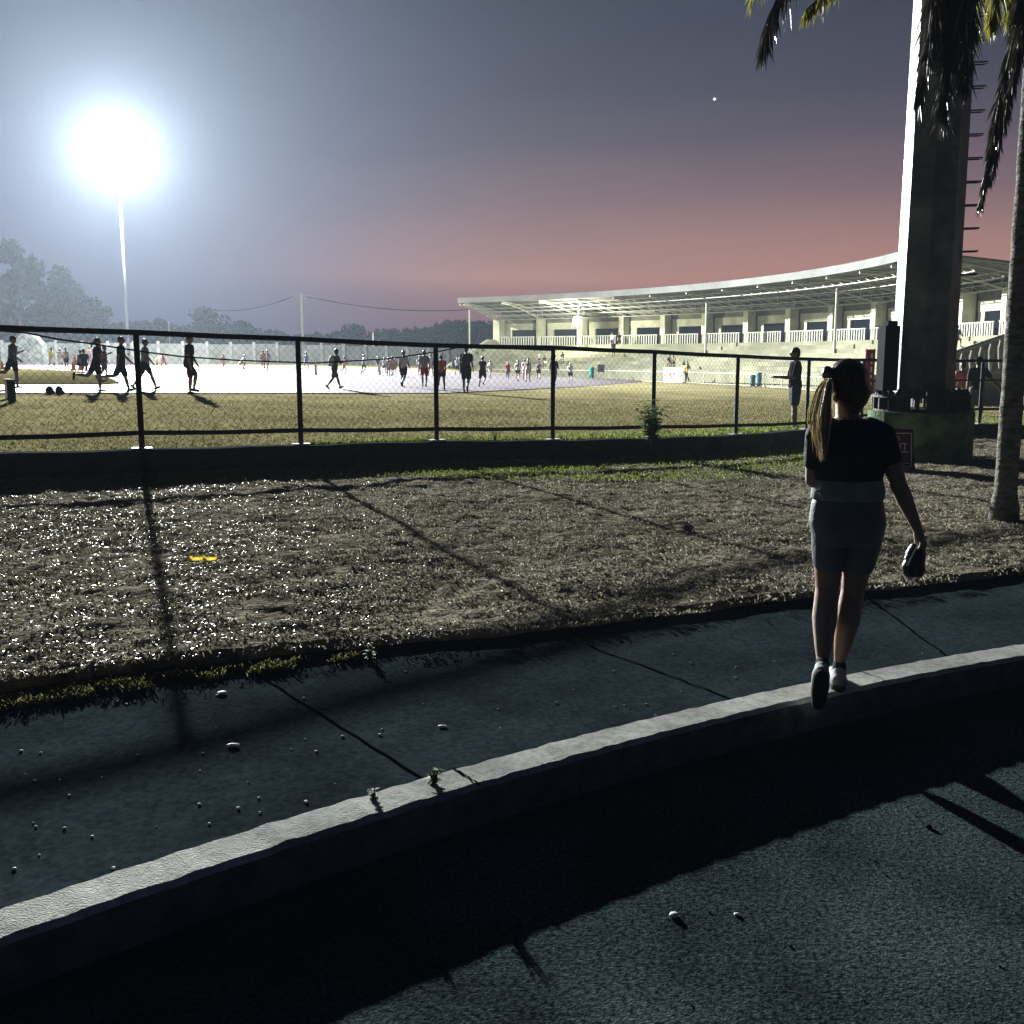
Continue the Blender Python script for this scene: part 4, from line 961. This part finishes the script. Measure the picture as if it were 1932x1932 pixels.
    if bag is not None:
        c_ = MB(); ctr = T_(.6)+Vector((0,-.115*H,0)); c_.loft([(ctr-up*.13*H,.06*H,.03*H),(ctr-up*.08*H,.085*H,.05*H),(ctr+up*.07*H,.08*H,.05*H),(ctr+up*.13*H,.05*H,.025*H)], 12, expo=3)
        for s_ in (-1,1): c_.tube([ctr+Vector((s_*.05*H,0,.1*H)), T_(1.0)+Vector((s_*.06*H,-.0,.035*H)), T_(.7)+Vector((s_*.07*H,.085*H,0))], .008*H, 5)
        c_.v = [tuple(mi @ Vector(p)) for p in c_.v]; bo = c_.build('backpack', cloth(bag), smooth=True); tag(bo, 'backpack worn by: '+label.split(' ')[0]+' walker' if False else None)
        bo.parent = root; bo.matrix_parent_inverse = root.matrix_basis.inverted()
    return root
K = (.007,.007,.010); NV = (.008,.012,.028); WH = (.75,.75,.75); GY = (.28,.28,.27)
P = person
P('runner in white vest, black shorts and cap at the left picture edge', 27, 634, 733, 92, 'back', (.10,.11,.11), K, cap=K, over=dict(lean=6))
P('runner in dark loose clothes and bun, leg bent behind, left of the maroon shirt', 184, 637, 740, 85, 'back', NV, K, tail=1, fem=True)
P('runner in long maroon shirt partly behind the dark dressed runner', 199, 652, 718, 75, 'step', (.16,.03,.05), (.12,.10,.13))
P('walking man in black tee and shorts just left of the leftmost fence post', 231, 634, 739, 70, 'walk2', K, K, legs=.85, over=dict(hL=-26,kL=60,hR=16))
P('walker in pale grey tee with dark shorts half hidden by the leftmost fence post', 276, 639, 737, 88, 'walk', GY, K, over=dict(sR=30,eR=8))
P('dark silhouetted runner on the track edge with a long shadow', 358, 632, 744, 95, 'run2', K, K, legs=.8, over=dict(sL=0,eL=30,sR=5,eR=10,hL=0,kL=4,hR=38,kR=50))
for i, (x, yt, yf, az, po, tp, bo, lab) in enumerate([
 (98,655,698,60,'walk',(.75,.8,.05),WH,'small figure in fluorescent yellow vest behind the infield grass'),
 (126,656,698,10,'stand',(.4,.36,.3),K,'bare grey shirted man with dark shorts standing with legs apart on infield'),
 (142,668,698,40,'stand',(.6,.2,.12),(.6,.3,.2),'small child in orange beside the grey shirted man'),
 (115,657,697,-20,'stand',(.6,.6,.55),WH,'pale dressed figure left of the grey shirted man'),
 (170,654,690,20,'walk',(.35,.2,.15),(.2,.15,.2),'brown shirted figure left of the red shirted one'),
 (176,657,690,-30,'walk2',(.65,.6,.3),(.4,.4,.4),'pale yellow shirted figure next to the red shirted one'),
 (191,652,705,15,'stand',(.65,.04,.10),(.1,.06,.1),'figure in bright red shirt standing before the boundary wall'),
 (242,664,697,80,'run',(.75,.6,.55),(.6,.5,.5),'pale pink figure running behind the leftmost fence post'),
 (310,664,697,-80,'run',(.65,.25,.18),(.6,.3,.25),'figure in coral running left, behind the dark silhouetted runner'),
 (422,668,697,10,'walk',(.55,.3,.25),(.6,.35,.3),'small slim figure in pale red walking alone under the cable'),
 (453,655,697,70,'crouch',(.35,.42,.5),(.65,.35,.15),'crouching figure with bright orange shorts under the cable'),
 (497,660,700,0,'stand',(.55,.35,.28),(.5,.3,.25),'pink shirted figure, left one of a close pair'),
 (505,660,700,10,'walk',(.25,.3,.35),(.3,.35,.4),'blue grey shirted figure, right one of a close pair'),
 (563,660,698,60,'walk',(.5,.52,.55),(.3,.4,.5),'figure in pale blue just left of the second fence post'),
 (578,664,701,20,'walk2',(.2,.3,.42),WH,'figure in blue shirt just right of the second fence post'),
 ]):
    P(lab, x, yt, yf, az, po, tp, bo, fem=bool(i%2), group='far people across the track')
g = gpt(160, 706); P('person in dark clothes sitting on the infield, right one of two', 160, 0, 708, -20, 'sit', K, NV, H=1.6, group='seated people on the infield')
P('person in grey clothes sitting on the infield, left one of two', 150, 0, 706, 30, 'sit', GY, K, H=1.55, group='seated people on the infield')
P('stooping figure in white reaching to a yellow bundle beside the coral runner', 297, 680, 695, 60, 'bend', WH, (.7,.6,.1), H=1.3, group='far people across the track')
P('man in dark clothes with a white towel on his back, looking at a phone', 632, 657, 735, 55, 'walk', (.13,.14,.12), (.10,.11,.10), bag=(.75,.75,.72), legs=.8, over=dict(lean=10,sL=20,eL=90,sR=22,eR=95))
for i, (x, yt, yf, az, po, tp, bo, lab) in enumerate([
 (649,672,706,70,'run',(.6,.4,.35),(.6,.45,.3),'small pink figure jogging right of the phone reading man'),
 (686,669,707,60,'run2',(.6,.62,.62),(.1,.1,.12),'jogger in white cap and top with black shorts before the boundary wall'),
 (713,672,702,20,'walk',(.05,.10,.08),(.5,.4,.35),'dark green shirted figure right of the slim pole'),
 (725,674,705,10,'walk2',WH,(.12,.12,.14),'white shirted figure, leftmost of the tight group of four'),
 (733,674,711,0,'stand',(.65,.60,.55),(.6,.5,.45),'pale dressed figure, second from left in the tight group'),
 (740,672,710,15,'walk',(.65,.32,.26),(.5,.3,.25),'pink shirted figure, third in the tight group'),
 (745,676,708,-5,'walk2',(.4,.3,.32),GY,'mauve shirted figure, rightmost of the tight group'),
 (792,670,709,0,'walk',(.7,.7,.68),(.4,.4,.4),'white shirted figure just left of the grey shirted man in red shorts'),
 (813,667,710,10,'walk2',(.7,.7,.7),(.5,.45,.4),'white shirted figure just right of the man in red shorts'),
 (863,674,708,-20,'walk',(.45,.5,.45),K,'pale green shirted figure left of the big dark backpack walker'),
 (925,679,714,30,'walk',(.7,.7,.68),WH,'all white figure left of the dark tunnel door'),
 ]):
    P(lab, x, yt, yf, az, po, tp, bo, fem=bool(i%2), group='far people across the track')
P('man in white tee and navy shorts walking away before the boundary wall', 762, 661, 731, 25, 'step', (.65,.64,.60), NV)
P('man in grey tee and red shorts walking away', 801, 660, 731, 0, 'walk', (.25,.26,.25), (.30,.02,.04))
P('woman in orange top and black shorts right beside the third fence post', 833, 668, 738, 5, 'walk2', (.55,.14,.06), K, fem=True, cap=(.6,.6,.6), legs=.35)
P('big walker all in black with a black backpack, nearest the centre', 880, 653, 741, 8, 'step', K, K, bag=(.03,.03,.035), legs=.8, tail=0, cap=K)
P('dark dressed runner just right of the big backpack walker', 910, 672, 731, 20, 'run2', K, K, legs=.8)
P('girl in red top with long black hair beside the tunnel door', 958, 682, 716, 5, 'stand', (.50,.02,.04), (.15,.17,.2), longhair=True, fem=True, legs=1.6)
P('woman in white top and black shorts with long black hair', 977, 679, 720, 10, 'walk', (.7,.7,.7), K, longhair=True, fem=True, legs=.3)
P('woman in cream with very long black hair, right one of two', 996, 676, 722, 5, 'walk2', (.6,.45,.38), (.6,.45,.38), longhair=True, fem=True, legs=.4)
P('woman in white shirt walking close beside the long haired woman in cream', 990, 677, 718, 0, 'walk', WH, WH, fem=True)
P('woman in grey vest and black skirt left of the centre fence post', 1016, 681, 717, 0, 'walk', (.2,.17,.17), K, fem=True, legs=.4, dress=.5, sleeve=.1)
P('man in black jacket hidden behind the centre fence post', 1045, 672, 728, 10, 'walk', K, (.03,.03,.05), legs=1.7, sleeve=1)
P('runner in white top and black shorts right of the centre fence post', 1076, 683, 722, 0, 'run', (.68,.68,.64), K, legs=.5, fem=True, cap=(.7,.7,.6))
P('woman in yellow shirt with black trousers beside the white sign', 1296, 683, 722, 10, 'step', (.65,.48,.10), K, fem=True, legs=1.8, longhair=True, over=dict(abR=35))
# people on the stand
def tierpt(r_, a, z_=None):
    return arc(r_, a, .55+.33*max(0, int((r_-53.3)/1.1)))
def onstand(x, ys):   # find arc angle and row whose seat projects near (x, ys)
    best = None
    for k in range(7):
        r_ = 54.0+1.1*k
        for a in np.arange(0, 60, .25):
            p = arc(r_+.5, a, .55+.33*(k+1)); dpt = p.y*CT-(p.z-EYE)*ST; sx = 966+F*p.x/dpt; sy = 966-F*(p.y*ST+(p.z-EYE)*CT)/dpt
            d = abs(sx-x)+abs(sy-ys)*2
            if best is None or d < best[0]: best = (d, p, a)
    return best[1], best[2]
for i, (x, ys, po, tp, bo, lab) in enumerate([
 (1017,684,'seat',(.3,.3,.3),K,'spectator in grey seated on the tiers, leftmost of the row'),(1029,684,'seat',K,WH,'spectator in black seated on the tiers, second from left'),
 (1050,684,'seat',(.5,.45,.35),K,'spectator in tan seated just behind the centre fence post'),(1063,682,'seat',K,(.4,.4,.4),'spectator in black seated on the tiers, rightmost of the row'),
 (1265,688,'seat',K,(.3,.3,.2),'spectator in black seated above the white sign, left one'),(1271,688,'seat',(.3,.25,.15),K,'spectator in brown seated above the white sign, right one')]):
    p, a = onstand(x, ys); P(lab, 0, 0, 0, a-90+180+90-0, po, tp, bo, H=1.6, loc=p+Vector((0,0,-.3)), group='spectators on the grandstand', over=dict())
for i, (x, ys, po, tp, bo, lab) in enumerate([(1158,672,'stand',NV,(.2,.1,.1),'person in navy standing on the tiers below the railing')]):
    p, a = onstand(x, ys); P(lab, 0, 0, 0, 0, po, tp, bo, H=1.65, loc=p, group='spectators on the grandstand')
for x, a, tp, lab in ((1170,46.5,(.5,.5,.45),'person in pale shirt leaning at the stand railing, left one'),(1177,45.6,K,'person in black at the stand railing, right one')):
    P(lab, 0, 0, 0, 180+30, 'stand', tp, K, H=1.65, loc=arc(62.3, a, WZ-.35), group='spectators on the grandstand')
# the young man by the fence, facing left
gy = P3(1497, 808, 21.6)
P('young man in open dark shirt and striped shorts, gesturing behind the fence', 1500, 648, 808, -90, 'stand', mat('plaid_shirt', (.012,.010,.012), .9, 0, 12, col2=(.004,.004,.005), spec=.03), mat('striped_shorts', (.06,.065,.075), .8, 0, 3, col2=(.02,.024,.035), stretch=(30,1,.2)), loc=Vector((gy.x, 21.6, zf(gy.x, 21.6))), H=1.73, voxel=.011, fingers=True, legs=.74, sleeve=.8, shoes=(.55,.55,.52), group='people by the fence', over=dict(sL=15,eL=78,sR=12,eR=80,hL=3,hR=-3))
gm = P3(1840, 790, 25.6)
P('man in tee and cap with arm stretched to the rail, right of the mast', 1840, 659, 780, 20, 'stand', (.05,.05,.055), (.20,.21,.20), loc=Vector((gm.x, 25.6, zf(gm.x, 25.6)-.0)), H=1.68, voxel=.012, fingers=True, legs=1.5, cap=K, group='people by the fence', over=dict(abR=42,fabR=62,sR=8,eR=10,abL=10))
P('person in pink top behind the rail, left of the capped man', 1815, 672, 770, 0, 'stand', (.60,.22,.25), (.1,.1,.1), loc=Vector((P3(1817,700,29).x, 29, zf(12,29))), H=1.55, legs=1.7, group='people by the fence')
P('person in dark clothes sitting on the stand right of the mast', 0, 0, 0, 180, 'seat', (.25,.28,.33), K, loc=P3(1803, 655, 62), H=1.7, group='spectators on the grandstand')
# small field objects
def cone(x, y, label, w=1.0):
    g = gpt(x, y); o_ = MB(); o_.box((g.x, g.y, g.z+.02), (.7*w,.4,.04)); o_.loft([((g.x,g.y,g.z+.04),.18,.14),((g.x,g.y,g.z+.55),.05,.04)], 8); tag(o_.build('marker_cone', cloth((.75,.25,.03))), label, 'cone', 'orange cones on the infield')
cone(4, 698, 'orange cone at the far left edge of the infield'); cone(16, 698, 'orange cone second from the left edge'); cone(97+42, 700, 'orange cone near the feet of the child'); cone(152, 700, 'orange cone right of the one near the child')
def spost(x, yt, yb, label, w=.13, m=None, D=None):
    g = gpt(x, yb); h = (yb-yt)*g.y/F; o_ = MB(); o_.box((g.x, g.y, g.z+h/2), (w, w, h)); o_.box((g.x, g.y, g.z+h+.02), (w*1.25, w*1.25, .04)); tag(o_.build('marker_post', m or M['white']), label, 'post', 'marker posts'); 
spost(716.5, 690, 708, 'low white marker post on the track left of the slim pole' if False else 'low white marker post, left one on the track'); spost(828-0, 690, 709, 'low white marker post by the third fence post')
spost(596, 690, 708, 'low white marker post right of the second fence post')
spost(23, 720, 760, 'stout dark post at the left edge of the track', .13, M['black']); spost(17, 718, 752, 'white post beside the stout dark one at the left track edge', .12)
g = gpt(103, 744); root = empty('shoes', g); tag(root, 'pair of dark shoes left on the near track edge', 'shoes')
for dx in (-.13,.13):
    m_ = MB(); m_.ell((g.x+dx, g.y, g.z+.1), (.09,.15,.13)); m_.ell((g.x+dx, g.y+.12, g.z+.05), (.08,.14,.06)); m_.build('shoe', M['black'], root, smooth=True)
g = P3(60, 655, 105); cl = empty('tarpaulin', (g.x, g.y, zf(g.x, g.y))); tag(cl, 'pale crumpled tarpaulin draped over a frame behind the capped runner', 'tarpaulin')
m_ = MB(); k = 105/F; prof_ = [(30,640),(40,628),(62,632),(78,650),(84,696),(22,696)]
cc = [P3(x, y, 105) for x, y in prof_]; m_.face(*cc); m_.face(*[c+Vector((0,1.2,0)) for c in cc][::-1])
for i in range(6): j=(i+1)%6; m_.face(cc[i], cc[j], cc[j]+Vector((0,1.2,0)), cc[i]+Vector((0,1.2,0)))
m_.build('sheet', mat('tarp', (.24,.25,.23), .7, 0, 1.2, .2, 1.5, col2=(.10,.12,.12)), cl)

# ------------------------------------------------------------------ the woman walking on the kerb
def woman():
    Yw = 4.78; px = 4.74/F
    q = lambda x, y, d=0: P3(x, y, Yw+d)
    foot = gpt(1590, 1303, lambda a, b: .006)
    root = empty('person', (foot.x, foot.y, .006)); tag(root, 'woman with a long ponytail walking away along the pale kerb, carrying a dark pouch', 'person')
    body = MB()
    # legs (px coords): left pushes off, right planted ahead
    Lh, Lk, Lc, La = q(1566,985), q(1561,1105,.02), q(1556,1165,-.02), q(1552,1248,-.13)
    Rh, Rk, Rc, Ra = q(1634,985), q(1610,1108,.03), q(1600,1168,.02), q(1584,1250,.09)
    body.cap(Lh, .086, Lk, .058); body.cap(Lk, .055, Lc, .060); body.cap(Lc, .060, La.lerp(Lc,.35), .042); body.cap(La.lerp(Lc,.35), .042, La, .028)
    body.cap(Rh, .086, Rk, .058); body.cap(Rk, .055, Rc, .060); body.cap(Rc, .060, Ra.lerp(Rc,.35), .042); body.cap(Ra.lerp(Rc,.35), .042, Ra, .028)
    lt = gpt(1545, 1322, lambda a, b: .02); lhl = q(1549, 1272, -.24)
    body.cap(La, .028, lhl, .026); body.cap(lhl, .026, lt, .02)
    rhl = Vector((foot.x-.01, foot.y+.03, .045)); rto = rhl+Vector((.03,.19,-.015)); body.cap(Ra, .028, rhl, .03); body.cap(rhl, .03, rto, .022)
    def sec(y, cx, rx, ry, d=0): p = q(cx, y, d); return (p, rx*px, ry)
    torso = [sec(1012,1599,68,.115),sec(985,1599,71,.125),sec(950,1599,66,.115),sec(915,1600,55,.095),sec(870,1601,60,.10),sec(830,1603,68,.105),sec(805,1604,58,.085),sec(790,1602,34,.06)]
    body.loft(torso, 20)
    nb, nt = q(1600,798,.0), q(1596,755,.02); body.cap(nb, .058, nt, .048)
    hc = q(1597,724,.03); body.ell(hc, (.082,.095,.108)); body.ell(hc+Vector((.0,.03,-.055)), (.055,.06,.06)); 
    # face on the far side
    body.ell(hc+Vector((0,.10,-.012)), (.012,.018,.022), 10, 8); body.ell(hc+Vector((0,.088,-.05)), (.022,.012,.008), 10, 6)
    for s_ in (-1,1): body.ell(hc+Vector((s_*.08,-.0,-.015)), (.01,.018,.03), 8, 6)
    # right arm, hand
    Rs, Re, Rw = q(1667,820,0), q(1694,912,-.03), q(1732,1000,.0)
    body.cap(Rs, .052, Re, .040); body.cap(Re, .040, Re.lerp(Rw,.3), .040); body.cap(Re.lerp(Rw,.3), .040, Rw, .023)
    d = (q(1740,1040,.02)-Rw).normalized(); hp = Rw+d*.075; body.cap(Rw, .024, hp, .030)
    side = Vector((0,1,0))-d*d.y; side.normalize(); inn = side.cross(d).normalized()   # palm faces inward
    if inn.x > 0: inn = -inn
    for i in range(4):
        b_ = hp+d*.008+side*(i-1.5)*.017; L_ = (.034,.040,.037,.029)[i]; m1 = b_+(d*.8+inn*.2).normalized()*L_; m2 = m1+(d*.3+inn).normalized()*L_*.75; m3 = m2+(inn*.5-d*.7).normalized()*L_*.5
        body.cap(b_, .0095, m1, .009, 8); body.cap(m1, .009, m2, .0085, 8); body.cap(m2, .0085, m3, .0075, 8)
    b_ = Rw+d*.03-side*.024; m1 = b_+(d*.7-side*.5+inn*.3).normalized()*.035; body.cap(b_, .0115, m1, .010, 8); body.cap(m1, .010, m1+(d*.7+inn*.7).normalized()*.028, .009, 8)
    # left arm bent forwards
    Ls, Le, Lw = q(1541,820,0), q(1534,905,.03), q(1556,888,.24)
    body.cap(Ls, .050, Le, .038); body.cap(Le, .038, Le.lerp(Lw,.3), .038); body.cap(Le.lerp(Lw,.3), .038, Lw, .023)
    d2 = (Lw-Le).normalized(); hp2 = Lw+d2*.07; body.cap(Lw, .023, hp2, .028)
    s2 = Vector((0,0,1))-d2*d2.z; s2.normalize(); in2 = d2.cross(s2).normalized()
    for i in range(4):
        b_ = hp2+d2*.008+s2*(i-1.5)*.017; L_ = (.034,.040,.037,.029)[i]; m1 = b_+(d2*.85+in2*.3).normalized()*L_; m2 = m1+(d2*.4+in2*.8).normalized()*L_*.75
        body.cap(b_, .0095, m1, .009, 8); body.cap(m1, .009, m2, .008, 8)
    b_ = Lw+d2*.03+s2*.024; m1 = b_+(d2*.7+s2*.6).normalized()*.035; body.cap(b_, .0115, m1, .010, 8); body.cap(m1, .010, m1+(d2+in2*.4).normalized()*.028, .009, 8)
    remesh(body, .0075, 'body', SKIN, root, 4)
    # tee
    sh = MB()
    sh.loft([sec(906,1600,66,.118),sec(885,1601,66,.115),sec(860,1602,68,.116),sec(830,1603,69,.114),sec(808,1604,60,.094),sec(790,1602,38,.07)], 24)
    sh.cap(q(1640,806), .050, Rs, .055); sh.cap(Rs, .055, Rs.lerp(Re,.5), .053); sh.cap(q(1562,806), .050, Ls, .054); sh.cap(Ls, .054, Ls.lerp(Le,.60), .051)
    for i in range(26):                                 # folds
        a = random.uniform(3.3, 6.1); p = q(1600+62*math.cos(a), random.uniform(835,900)); p.y = Yw+.108*math.sin(a)+.003; sh.cap(p, .013, p+Vector((random.uniform(-.06,.06),random.uniform(-.01,.01),random.uniform(-.05,.05))), .006, 6)
    remesh(sh, .009, 'tee', mat('navy_tee', (.035,.038,.055), .85, .3, 20, .006, 30, spec=.25), root, 3)
    hm_ = MB(); hm_.loft([sec(942,1599,71,.128),sec(925,1600,70,.124),sec(903,1600,66,.117)], 24)
    for i in range(6): p = q(1540+20*i, 925); p.y = Yw-.115+.04*abs(i-3)/3; hm_.cap(p+Vector((-.02,0,.01)), .010, p+Vector((.03,0,-.02)), .007, 6)
    remesh(hm_, .009, 'hem_band', mat('pale_hem', (.30,.34,.30), .85, .3, 14, .006, 40), root, 2)
    so = MB(); so.cap(q(1566,1000), .090, q(1562,1055), .075); so.cap(q(1633,1000), .090, q(1622,1060), .076); so.loft([sec(1024,1598,64,.116),sec(985,1599,74,.132),sec(950,1599,69,.124),sec(935,1600,64,.112)], 24)
    so.cap(Lh, .090, Lh.lerp(Lk,.62), .070); so.cap(Rh, .090, Rh.lerp(Rk,.70), .068); so.ell(q(1574,990,-.045), (.088,.085,.095)); so.ell(q(1626,990,-.045), (.088,.085,.095))
    remesh(so, .009, 'bike_shorts', mat('grey_blue_shorts', (.17,.185,.19), .6, .15, 10, .003, 60), root, 4)
    # shoes and socks
    for nm, an, hl, to in (('left', La, lhl, lt), ('right', Ra, rhl, rto)):
        s_ = MB(); dd = (to-hl).normalized(); s_.cap(hl, .041, hl.lerp(to,.5), .043); s_.cap(hl.lerp(to,.5), .043, to, .033); s_.cap(hl, .036, hl.lerp(an,.55), .033)
        sh_o = remesh(s_, .007, 'shoe', mat('grey_mesh_shoe', (.30,.31,.30), .7, .3, 40, .002, 120), root, 3)
        k_ = MB(); k_.cap(hl.lerp(an,.6), .034, hl.lerp(an,.95), .032); remesh(k_, .006, 'sock', cloth((.03,.03,.035)), root, 2)
        so_ = MB(); upv = (an-hl).normalized(); upv = (upv-dd*upv.dot(dd)).normalized(); bse = -upv*.030
        so_.cap(hl+bse-dd*.004, .036, hl.lerp(to,.5)+bse, .040); so_.cap(hl.lerp(to,.5)+bse, .040, to-upv*.018, .034)
        o_ = remesh(so_, .007, 'sole', cloth((.05,.05,.055)), sh_o, 2)
    # hair: cap, ponytail strands
    hr = MB(); hr.ell(hc+Vector((.0,-.014,.012)), (.100,.108,.108)); hr.ell(hc+Vector((.025,-.03,-.03)), (.082,.085,.075)); hr.ell(hc+Vector((.05,-.02,-.06)), (.045,.05,.045)); hr.ell(q(1561,704,-.02), (.028,.035,.035)); hr.ell(q(1612,752,-.01), (.066,.06,.052)); hr.ell(q(1606,768,-.005), (.05,.05,.05)); hr.ell(q(1597,745,-.02), (.07,.06,.05))
    hm = mat('brown_hair', (.10,.055,.025), .35, .5, 60, .004, 90, spec=.6, stretch=(1,1,.15))
    hro = remesh(hr, .008, 'hair', hm, root, 3)
    rs = random.Random(9); st = MB()
    for k in range(420):
        ox, oy = rs.gauss(0, 3.7), rs.gauss(0, .018); end = rs.choice((rs.uniform(845,872), rs.uniform(815,860))); o2 = ox*rs.uniform(.8,1.9); ph = rs.uniform(0,6.28); am = rs.choice((1.2,2.0,3.6))
        if k > 395: o2 *= 1.7; am = 5
        pts = []
        for i_ in range(11):
            t = i_/10; cx_ = float(np.interp(t, [0,.2,.5,.8,1], [1564,1556,1550,1547,1550])); w_ = float(np.interp(t, [0,.15,.45,.8,1], [.25,.75,1,.95,.75]))
            pts.append(q(cx_+o2*w_+am*math.sin(t*7+ph)*t, 714+(end-714)*t, -.06-.05*t+oy*(1+t)))
        st.tube(pts, [.0028]*8+[.0022,.0015,.0005], 4, cap=False)
    st.build('ponytail', leafmat('hair_strands', (.80,.70,.46), (.16,.12,.07), .35, .6, .45), hro, smooth=True, fix=False)
    # pouch held in the right hand
    pc = P3(1726, 1057, Yw+.02); pm = MB(); pm.ell(pc+Vector((0,0,.01)), (.050,.04,.085), 14, 10, Matrix.Rotation(R(10),4,'Y')); pm.ell(pc+Vector((-.015,.0,-.035)), (.045,.04,.055), 12, 8); pm.ell(pc+Vector((.022,0,-.04)), (.03,.035,.05), 12, 8); pm.cap(pc+Vector((.01,0,.06)), .03, P3(1738,1022,Yw+.02), .018)
    po = remesh(pm, .008, 'pouch', mat('black_nylon', (.03,.032,.04), .35, .4, 25, .01, 35, spec=.6), None, 3); 
    z_ = MB(); z_.tube([pc+Vector((-.045,-.03,-.02)), pc+Vector((-.03,-.042,.03)), pc+Vector((.0,-.036,.085))], .004, 6); z_.build('zip', M['plate'], po)
    tag(po, 'crumpled black pouch held in the walking woman\'s right hand', 'pouch')
woman()

# ------------------------------------------------------------------ air
hz = MB(); hz.box((-15, 272, 14.9), (480, 570, 36.2)); ho = hz.build('haze', None if False else [])if False else None
me = bpy.data.meshes.new('haze'); bm = bmesh.new(); bmesh.ops.create_cube(bm, size=1); bm.to_mesh(me); bm.free()
ho = link('haze', me); ho.scale = (520, 600, 38.0); ho.location = (-15, 270, 15.3); tag(ho, 'thin night haze glowing round the floodlight', 'haze', kind='stuff')
hmm = bpy.data.materials.new('haze'); hmm.use_nodes = True; t = hmm.node_tree; t.nodes.clear()
o_ = t.nodes.new('ShaderNodeOutputMaterial'); pv = t.nodes.new('ShaderNodeVolumePrincipled'); pv.inputs['Density'].default_value = HAZE; pv.inputs['Color'].default_value = (.72,.86,1,1); pv.inputs['Anisotropy'].default_value = .12
t.links.new(pv.outputs[0], o_.inputs['Volume']); me.materials.append(hmm)
